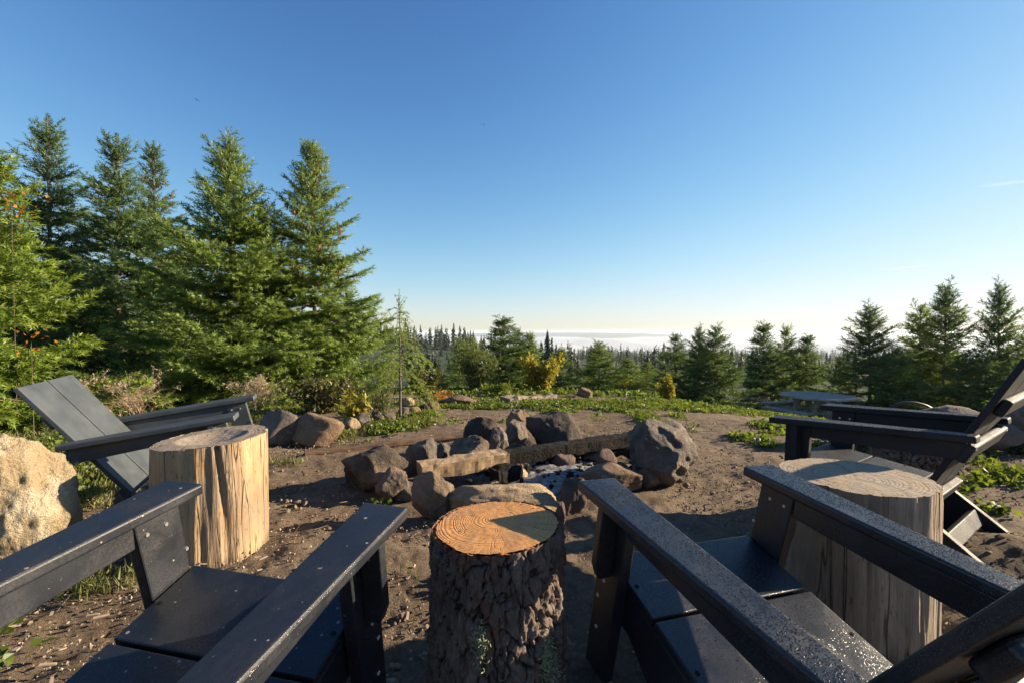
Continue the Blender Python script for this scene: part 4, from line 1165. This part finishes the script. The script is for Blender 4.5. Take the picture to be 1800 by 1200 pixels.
# ---------------------------------------------------------------- stumps
def stump(label, x, y, H, d, seed, side_m, top_m, kind, yaw=0., tilt=(0., 0.), group='log stumps used as side tables', flare=.03, ell=1.):
    rng = np.random.default_rng(seed)
    z0 = gz1(x, y) - .03
    root = empty('tree_stump', (x, y, z0), yaw); tag(root, label, 'stump', group)
    na_, nz = (400, 190) if kind == 'bark' and H > .45 else (240, 110)
    H = H + .03
    a = np.arange(na_) / na_ * 2 * np.pi
    zz = np.linspace(0, 1, nz)
    AA_, ZZ = np.meshgrid(a, zz)
    ca, sa = np.cos(AA_), np.sin(AA_)
    Pn = np.stack([ca.ravel(), sa.ravel(), ZZ.ravel()], 1)
    R0 = d / 2
    lowf = fbm(Pn * np.array([1.4, 1.4, .3]), 2, seed=seed)
    prof = R0 * (1 + .05 * lowf + flare * (1 - Pn[:, 2]) ** 2)
    att = np.ones(len(Pn))
    if kind == 'bark':
        cw, chh = .033, .085
        th0 = AA_.ravel() * R0; zz0 = Pn[:, 2] * H
        wx_ = th0 / cw + .55 * fbm(Pn * np.array([6, 6, 9.]), 3, seed=seed + 1); wz_ = zz0 / chh + .55 * fbm(Pn * np.array([6, 6, 9.]), 3, seed=seed + 2)
        ncx = max(int(round(2 * np.pi * R0 / cw)), 8); wx_ = wx_ * ncx / (2 * np.pi * R0 / cw)
        cx_, cz_ = np.floor(wx_).astype(int), np.floor(wz_).astype(int)
        f1 = np.full(len(Pn), 9.); f2 = np.full(len(Pn), 9.); hid = np.zeros(len(Pn))
        for dx in (-1, 0, 1):
            for dz in (-1, 0, 1):
                gx, gzz = cx_ + dx, cz_ + dz
                hx = _h(np.mod(gx, ncx), gzz, gx * 0 + seed) * .42 + .5; hz = _h(np.mod(gx, ncx), gzz, gx * 0 + seed + 7) * .45 + .5
                dd_ = np.hypot(gx + hx - wx_, (gzz + hz - wz_))
                hh_ = _h(np.mod(gx, ncx), gzz, gx * 0 + seed + 19)
                nearer = dd_ < f1
                f2 = np.where(nearer, f1, np.minimum(f2, dd_)); hid = np.where(nearer, hh_, hid); f1 = np.where(nearer, dd_, f1)
        gro = sstep(.03, .20, f2 - f1)
        att = gro
        flake = fbm(Pn * np.array([20, 20, 30.]), 3, seed=seed + 5)
        prof = prof + R0 * (.065 * (gro - .9) + .030 * hid * gro + .030 * flake * gro) * (1 - .8 * sstep(.96, 1., Pn[:, 2]))
    else:
        cr = np.abs(vnoise(Pn * np.array([2.1, 2.1, .3]) + seed)) + .0; cr2 = np.abs(vnoise(Pn * np.array([5.5, 5.5, .6]) + seed + 11)) + .05 * (vnoise(Pn * np.array([2, 2, 1.]) + 3) + .6)
        g1 = sstep(0, .07, cr); g2_ = sstep(0, .06, cr2)
        prof = prof - R0 * .06 * (1 - g1) - R0 * .028 * (1 - g2_) + R0 * .016 * fbm(Pn * np.array([10, 10, 1.2]), 3, seed=seed + 5)
        att = np.minimum(g1, g2_ * .6 + .4)
    tz = H + tilt[0] * prof * ca.ravel() + tilt[1] * prof * sa.ravel()
    zt = Pn[:, 2] * tz + (Pn[:, 2] > .97) * R0 * .006 * vnoise(Pn * 14 + seed)
    V = np.stack([prof * ca.ravel(), prof * sa.ravel() * ell, zt], 1)
    i = np.arange(nz - 1)[:, None] * na_; j = np.arange(na_)[None]; k2 = (j + 1) % na_
    F_ = np.stack([i + j, i + k2, i + na_ + k2, i + na_ + j], -1).reshape(-1, 4)
    mesh_np('bark' if kind == 'bark' else 'bare_side', V, F_, side_m, root, True, {'groove': att})
    # cut face
    rim = V[-na_:]
    nr_ = 36
    rimw = .055 if kind == 'bark' else 0.0
    t = np.linspace(0, 1, nr_)
    def disc(t0, t1, nn):
        tt = np.linspace(t0, t1, nn)
        vv = []
        for u in tt:
            ring = rim * np.array([u, u, 0]) 
            vv.append(np.stack([ring[:, 0], ring[:, 1], H + tilt[0] * ring[:, 0] + tilt[1] * ring[:, 1] / ell], 1))
        return np.concatenate(vv)
    tv = disc(.004, 1 - rimw - .002, nr_)
    rr_ = np.hypot(tv[:, 0], tv[:, 1]) / R0
    if kind == 'dish': tv[:, 2] += -.028 * np.clip(1 - (rr_ / .62) ** 2, 0, 1) + .002 * fbm(tv * 14, 3, seed=seed)
    tv[:, 2] += .0009 * fbm(tv * 40, 3, seed=seed)  
    i = np.arange(nr_ - 1)[:, None] * na_
    F2 = np.stack([i + j, i + na_ + j, i + na_ + k2, i + k2], -1).reshape(-1, 4)[:, ::-1]
    c = len(tv); tv = np.concatenate([tv, [[0, 0, tv[:na_, 2].mean()]]])
    jj = np.arange(na_)
    mesh_np('cut_face', tv, [F2, np.stack([np.full(na_, c), jj, (jj + 1) % na_], 1)], top_m, root, True)
    if rimw:
        rv = disc(1 - rimw - .002, 1.0, 5)
        rv[:, 2] += .006 * fbm(rv * 60, 3, seed=seed + 2) - .004
        i = np.arange(4)[:, None] * na_
        mesh_np('inner_bark', rv, np.stack([i + j, i + na_ + j, i + na_ + k2, i + k2], -1).reshape(-1, 4)[:, ::-1], M['top_rim'], root, True)
    return root, V.reshape(nz, na_, 3)

s_mid, VB = stump('bark-covered stump with a fresh orange cut face, in the middle of the foreground', -.040, 1.215, .50, .348, 201, M['bark'], M['top_fresh'], 'bark', 1.1, (.055 * math.cos(1.1), -.055 * math.sin(1.1)), flare=.10)
s_left, _ = stump('pale bare stump with a hollowed weathered top, left of the fire pit', -1.435, 2.17, .515, .475, 206, M['side_pale'], M['top_old'], 'dish', .4, (.06, .0), flare=.02)
s_right, _ = stump('grey bare stump with a wide cracked top, between the two right-hand chairs', 1.215, 1.60, .51, .455, 203, M['side_grey'], M['top_grey'], 'bare', 2.0, (-.01, .01), flare=.0)
s_back, _ = stump('low bark-covered stump with an orange top behind the far right chair', 3.0, 3.38, .35, .50, 204, M['bark'], M['top_fresh'], 'bark', .3, (.0, -.03), flare=.08)
# lichen tufts on the middle stump
rng = np.random.default_rng(77)
inv = s_mid.matrix_basis.inverted()
for k, (ph, hz, nn, sz) in enumerate([(-1.75, .33, 260, .028), (-1.42, .19, 260, .03), (-1.36, .12, 240, .028), (-.72, .16, 600, .055), (-.80, .25, 420, .04), (-.62, .06, 420, .05)]):
    ang_ = ph - 1.1
    ia = int((ang_ % (2 * math.pi)) / (2 * math.pi) * VB.shape[1]) % VB.shape[1]
    iz = int(hz / .53 * (VB.shape[0] - 1))
    c = VB[iz, ia]
    nrm = np.array([c[0], c[1], 0]) / np.hypot(c[0], c[1])
    f = Acc(); nn = int(nn * 2.2); q = c + nrm * .004 + rng.normal(0, sz * .55, (nn, 3)) * (1 - .7 * np.abs(nrm)) * np.array([.7, .7, 1.5])
    f.add(*leaf_quads(q, rng.normal(0, 1, (nn, 3)) + nrm * .8, np.full(nn, .0095), np.full(nn, .0013), rng.uniform(0, 1, nn), rng))
    lo = f.build('lichen_tuft', M['lichen'], s_mid)
    tag(lo, kind='stuff')

# ---------------------------------------------------------------- chairs
def prism(poly, axis, c0, c1, bev=.004, seg=2):
    """extrude a 2-D outline along an axis: 'x' outline is (y,z); 'z' outline is (x,y); 'y' outline is (x,z)"""
    bm = bmesh.new()
    def mk(c):
        out = []
        for u, v in poly:
            co = {'x': (c, u, v), 'y': (u, c, v), 'z': (u, v, c)}[axis]
            out.append(bm.verts.new(co))
        return out
    a, b = mk(c0), mk(c1)
    bm.faces.new(a); bm.faces.new(b[::-1])
    n = len(a)
    for i in range(n): bm.faces.new((a[i], b[i], b[(i + 1) % n], a[(i + 1) % n]))
    bmesh.ops.recalc_face_normals(bm, faces=bm.faces)
    if bev: bmesh.ops.bevel(bm, geom=list(bm.edges), offset=bev, segments=seg, affect='EDGES', profile=.5)
    return bm

def xf(bm, mat4):
    bmesh.ops.transform(bm, matrix=mat4, verts=bm.verts); return bm

HA, SL, YT, WO, WI, LA = .597, .0503, .037, .3623, .2408, .779
YSF, ZSF, SSL, GAP, WS = .0185, .371, .2265, .224, .258
WB, YB, ZB, REC, LB, LS = .247, -.495, .242, .556, .725, .738
ATH = .030
def make_chair(label):
    m = M['chair_dry']
    root = empty('garden_chair'); tag(root, label, 'chair', 'charcoal garden chairs round the fire pit')
    slope = Matrix.Translation((0, YT, HA)) @ Matrix.Rotation(math.atan(SL), 4, 'X') @ Matrix.Translation((0, -YT, -HA))
    lean = .14
    for s in (-1, 1):
        poly = [(s * WO, YT), (s * WI, YT), (s * .254, YT - LA), (s * .3255, YT - LA)]
        if s > 0: poly = poly[::-1]
        bm_obj('armrest', xf(prism(poly, 'z', HA - ATH, HA, .007, 3), slope), m, root)
        # rail under the arm
        x0, x1 = s * .268, s * .296
        bm_obj('arm_rail', xf(prism([(-.135, HA - ATH - .003), (-.70, HA - ATH - .003), (-.735, HA - ATH - .03), (-.70, HA - ATH - .078), (-.135, HA - ATH - .064)], 'x', x0, x1, .004), slope), m, root)
        # front leg: a board leaning forward at its foot
        yt0 = -.018
        zt = HA - ATH - .004
        leg = bm_obj('front_leg', prism([(yt0, zt), (yt0 - .118, zt - .006), (yt0 - .095 + lean * (zt - .02), -.03), (yt0 + lean * (zt + .03), -.03)], 'x', s * .2645, s * .2985, .004), m, root)
        # bracket on the outside of the leg carrying the arm
        yb_ = yt0 - .065
        br = [(s * .3005, zt), (s * .352, zt), (s * .352, zt - .165), (s * .338, zt - .205), (s * .3005, zt - .205)]
        if s < 0: br = br[::-1]
        sh = Matrix(((1, 0, 0, 0), (0, 1, -lean, lean * zt), (0, 0, 1, 0), (0, 0, 0, 1)))
        bm_obj('arm_bracket', xf(prism(br, 'y', yb_ - .015, yb_ + .015, .004), sh), m, root)
        # stringer: seat side running back to the ground
        pl = [(YSF - .012, ZSF - .028), (-.49, ZSF - .028 - SSL * (.49 + YSF - .012)), (YSF - LS, .012), (YSF - LS + .03, -.03), (-.46, -.03), (-.10, ZSF - .165), (YSF - .012, ZSF - .15)]
        bm_obj('side_rail', prism(pl, 'x', s * .2255, s * .2585, .003), m, root)
        # screws
        def screw(x, y, z, out, par, r=.0065):
            b2 = bmesh.new()
            bmesh.ops.create_cone(b2, cap_ends=True, segments=12, radius1=r, radius2=r * .7, depth=.004)
            xf(b2, Matrix.Translation((x, y, z)) @ Matrix.Rotation(out * math.pi / 2, 4, 'Y'))
            bm_obj('screw', b2, M['steel'], par)
        for (yy_, zz_) in ((-.055, HA - .075), (-.105, HA - .078), (.0, ZSF + .055)):
            screw(s * .2636, yy_, zz_, -s, leg)
        for (yy_, zz_) in ((-.03, ZSF - .045), (.02, ZSF - .05), (.0, ZSF - .105), (-.0, ZSF - .2)):
            screw(s * .2995, yy_, zz_, s, leg)
    # seat boards
    seat = Matrix.Translation((0, YSF, ZSF)) @ Matrix.Rotation(math.atan(SSL), 4, 'X')
    gap = .010; kk = math.sqrt(1 + SSL ** 2)
    y0 = 0
    for i, ln in enumerate((GAP * kk - gap / 2, .25)):
        bd = bm_obj('seat_board', xf(prism([(-WS, y0), (-WS, y0 - ln), (WS, y0 - ln), (WS, y0)], 'z', -.024, 0, .004), seat), m, root)
        for s in (-1, 1):
            b2 = bmesh.new(); bmesh.ops.create_cone(b2, cap_ends=True, segments=10, radius1=.0055, radius2=.0055, depth=.002)
            xf(b2, seat @ Matrix.Translation((s * (WS - .018), y0 - ln * .55, .0008)))
            bm_obj('screw_plug', b2, M['char'], bd)
        y0 -= ln + gap
    # back boards
    back = Matrix.Translation((0, YB, ZB)) @ Matrix.Rotation(REC, 4, 'X')
    for s in (-1, 1):
        a, b = s * .005, s * WB
        lo, hi = min(a, b), max(a, b)
        bm_obj('back_board', xf(prism([(lo, 0), (hi, 0), (hi, LB), (lo, LB)], 'y', -.024, 0, .004), back), m, root)
    bm_obj('back_batten', xf(prism([(-.205, LB * .66), (.205, LB * .66), (.205, LB * .66 + .075), (-.205, LB * .66 + .075)], 'y', -.058, -.025, .010, 3), back), m, root)
    ab = bm_obj('arm_batten', xf(prism([(-.3, .0), (.3, .0), (.3, .085), (-.3, .085)], 'y', -.034, 0, .010, 3), Matrix.Translation((0, YB - math.tan(REC) * (.455 - ZB) - .034, .455)) @ Matrix.Rotation(REC, 4, 'X')), m, root)
    bm_obj('seat_batten', xf(prism([(-.223, -.02), (.223, -.02), (.223, .05), (-.223, .05)], 'y', -.06, -.026, .006, 3), back), m, root)
    bm_obj('rear_stretcher', xf(prism([(-.224, -.035), (.224, -.035), (.224, .035), (-.224, .035)], 'z', -.014, .014, .005), Matrix.Translation((0, -.60, .085)) @ Matrix.Rotation(1.15, 4, 'X')), m, root)
    bm_obj('front_stretcher', prism([(.0, .19), (.028, .19), (.028, .25), (.0, .25)], 'x', -.2635, .2635, .004), m, root)
    return root

POSES = [(-.6325, 1.1977, -.1969, .0072, .0578, .0324, 'chair_speck', 'charcoal chair speckled with pale debris, nearest on the left'),
         (.5226, 1.4076, .3143, -.0066, .0491, .0242, 'chair_wet', 'dew-covered charcoal chair, nearest on the right, seen over its armrests'),
         (-1.6189, 2.8109, -1.212, -.0048, .0912, .0444, 'chair_dry', 'dry sunlit charcoal chair with its back tipped low, behind the pale stump'),
         (1.7218, 2.5349, .5937, -.008, -.0998, -.016, 'chair_damp', 'damp charcoal chair facing left beside the grey stump, its backrest upright')]
chair0 = make_chair(POSES[0][7])
for i, (x, y, yaw, z, pp, r_, mt, lab) in enumerate(POSES):
    c = chair0 if i == 0 else copy_tree(chair0)
    c['label'] = lab
    c.matrix_basis = Matrix.Translation((x, y, z)) @ Matrix.Rotation(yaw, 4, 'Z') @ Matrix.Rotation(pp, 4, 'X') @ Matrix.Rotation(r_, 4, 'Y')
    for ch in c.children:
        ch.material_slots[0].link = 'OBJECT'; ch.material_slots[0].material = M[mt]

# dew beads standing on the damp chairs: domes of water, joined per chair
M['dew'] = simple_mat('dew_beads', (.02, .024, .03), (.022, .026, .032), 20, .2, 0., .0005, spec=.32)
def dew_on(chair, n_arm, n_seat, seed, rmin, rmax):
    rng = np.random.default_rng(seed)
    pts = []
    for s_ in (-1, 1):
        v = rng.uniform(0.004, .99, n_arm); u = rng.uniform(.05, .95, n_arm)
        patch = fbm(np.stack([u * 1.5 + s_ * 4, v * 5, u * 0], 1), 2, seed=seed); k_ = patch > rng.uniform(-.9, .2, n_arm); u, v = u[k_], v[k_]
        xi = WI + (.254 - WI) * v; xo = WO + (.3255 - WO) * v
        pts.append(np.stack([s_ * (xi + (xo - xi) * u), YT - LA * v, HA - SL * LA * v + .0002], 1))
    u = rng.uniform(-.97, .97, n_seat) * WS; v = rng.uniform(.01, .47, n_seat)
    v = v[np.abs(v - GAP) > .012]; u = u[:len(v)]
    pts.append(np.stack([u, YSF - v, ZSF - SSL * v + .0002], 1))
    P_ = np.concatenate(pts); n = len(P_)
    r_ = rmin + (rmax - rmin) * rng.uniform(0, 1, n) ** 2.5
    a6 = np.arange(6) / 6 * 6.283
    dome = np.concatenate([np.stack([np.cos(a6), np.sin(a6), a6 * 0], 1), [[0, 0, .6]]])
    V = dome[None] * (r_[:, None, None] * rng.uniform(.8, 1.25, (n, 1, 3))) + P_[:, None]
    i6 = np.arange(6); j6 = (i6 + 1) % 6
    F3 = np.stack([i6, j6, np.full(6, 6)], 1)
    off_ = (np.arange(n) * 7)[:, None, None]
    o = mesh_np('dew_drops', V.reshape(-1, 3), (F3[None] + off_).reshape(-1, 3), M['dew'], chair, True)
    o['kind'] = 'stuff'
chairs = [o for o in COL.objects if o.type == 'EMPTY' and o.name.startswith('garden_chair')]
for o in chairs:
    if o['label'].startswith('dew'): dew_on(o, 7000, 4200, 5, .0005, .0018)
    if o['label'].startswith('damp'): dew_on(o, 1600, 700, 6, .0010, .0026)

# ---------------------------------------------------------------- picnic table
def clip_oct(x0, x1, R, n=8, ph=math.pi / 8):
    poly = [(R * math.cos(ph + i * 2 * math.pi / n), R * math.sin(ph + i * 2 * math.pi / n)) for i in range(n)]
    for sgn, lim in ((1, x0), (-1, -x1)):
        out = []
        for i in range(len(poly)):
            a, b = poly[i], poly[(i + 1) % len(poly)]
            fa, fb = sgn * a[0] - lim, sgn * b[0] - lim
            if fa >= 0: out.append(a)
            if (fa >= 0) != (fb >= 0):
                t = fa / (fa - fb); out.append((a[0] + t * (b[0] - a[0]), a[1] + t * (b[1] - a[1])))
        poly = out
    return poly
ty = 10.3; tx = wx(1438, ty)
tz = top_z(694, ty) - .72
tb = empty('picnic_table', (tx, ty, tz), .25); tag(tb, 'weathered octagonal picnic table with attached benches at the right', 'picnic table')
Rt = .78; nb_ = 7
for i in range(nb_):
    x0 = -Rt * .924 + i * 2 * Rt * .924 / nb_; x1 = x0 + 2 * Rt * .924 / nb_ - .018
    bm_obj('tabletop_board', prism(clip_oct(x0, x1, Rt), 'z', .682, .72, .004), M['table'], tb)
bm_obj('centre_brace', prism([(-.5, -.05), (.5, -.05), (.5, .05), (-.5, .05)], 'z', .642, .681, .004), M['table'], tb)
for k in range(4):
    rot = Matrix.Rotation(k * math.pi / 2 + .1, 4, 'Z')
    for q in range(2):
        y0 = .80 + q * .135
        bm_obj('bench_board', xf(prism([(-.42 - q * .07, y0), (.42 + q * .07, y0), (.42 + (q + 1) * .07, y0 + .125), (-.42 - (q + 1) * .07, y0 + .125)], 'z', .40, .438, .004), rot), M['table'], tb)
    for s in (-1, 1):
        bm_obj('leg', xf(prism([(.26, .66), (.36, .66), (.60, -.35), (.50, -.35)], 'x', s * .22 - .02, s * .22 + .02, .004), rot), M['table'], tb)
        bm_obj('bench_beam', xf(prism([(.05, .34), (1.06, .34), (1.06, .395), (.05, .395)], 'x', s * .262 - .018, s * .262 + .018, .004), rot), M['table'], tb)

# ---------------------------------------------------------------- black pipe over the boulder
yq = 4.6
pts = []
for px_, py_ in ((1540, 735), (1560, 722), (1580, 709), (1605, 706), (1628, 711), (1648, 722), (1668, 738), (1680, 760)):
    pts.append((wx(px_, yq), yq, top_z(py_, yq)))
pts = np.array(pts)
tt = np.linspace(0, 7, 40); pts = np.stack([np.interp(tt, np.arange(8), pts[:, k]) for k in range(3)], 1)
for _ in range(4): pts[1:-1] = (pts[:-2] + pts[1:-1] * 2 + pts[2:]) / 4
hv, hf = tube(pts, np.full(40, .013), 10)
tag(mesh_np('water_pipe', hv, hf, M['hose'], None, True), 'black plastic pipe arching over the long grey boulder', 'pipe')

# ---------------------------------------------------------------- birds
def bird(px_, py_, y, span, m, label, roll):
    d = ray(px_, py_); d = d / d[1] * y
    root = empty('bird', (d[0], d[1], CAM_H + d[2])); root.rotation_euler = (.2, roll, .8)
    tag(root, label, 'bird', 'birds in the sky')
    V, F_ = ico(2)
    mesh_np('body', V * np.array([.10, .30, .085]) * span, F_, m, root, True)
    for s in (-1, 1):
        Vw = np.array([[0, .12, .0], [.28, .16, .12], [.55, .0, .05], [.26, -.08, .1], [0, -.12, 0]]) * span * np.array([s, 1, 1])
        Vw = np.concatenate([Vw, Vw - [0, 0, .02 * span]])
        Fw = [[0, 1, 3], [0, 3, 4], [1, 2, 3], [5, 8, 6], [5, 9, 8], [6, 8, 7]]
        mesh_np('wing', Vw, np.array(Fw), m, root)
    return root
bird(346, 176, 45, .5, M['bird'], 'dark bird high over the left-hand firs', .3)
bird(851, 219, 60, .5, M['gull'], 'pale bird high in the middle of the sky', -.9)

# ---------------------------------------------------------------- thin streak clouds, far beyond the air box
cm, ct, cp = new_mat('streak_cloud'); ct.nodes.remove(cp); b = NB(ct)
vo = b.n('ShaderNodeVolumePrincipled')
vo.inputs['Color'].default_value = (1, 1, 1, 1)
gcoord = b.coord((1, 1, 1), 'Object')
ln_ = b.n('ShaderNodeVectorMath', operation='LENGTH'); b.l(gcoord, ln_.inputs[0])
fall = b.ramp(ln_.outputs['Value'], [(.0, 1.), (1., 0.)])
b.l(b.math('MULTIPLY', fall, .0011), vo.inputs['Density'])
ct.links.new(vo.outputs[0], ct.nodes['Material Output'].inputs['Volume'])
V, F_ = ico(3)
for k, (px_, py_, sx, sz, roll) in enumerate([(1597, 470, 620, 26, -.09), (1775, 322, 640, 30, -.1), (1780, 525, 700, 40, -.05)]):
    d = ray(px_, py_); d = d / d[1] * 7800
    o = mesh_np('cloud', V, F_, cm, None, True)
    o.location = (d[0], d[1], CAM_H + d[2]); o.scale = (sx, 160, sz); o.rotation_euler = (0, roll, 0)
    o['kind'] = 'structure'
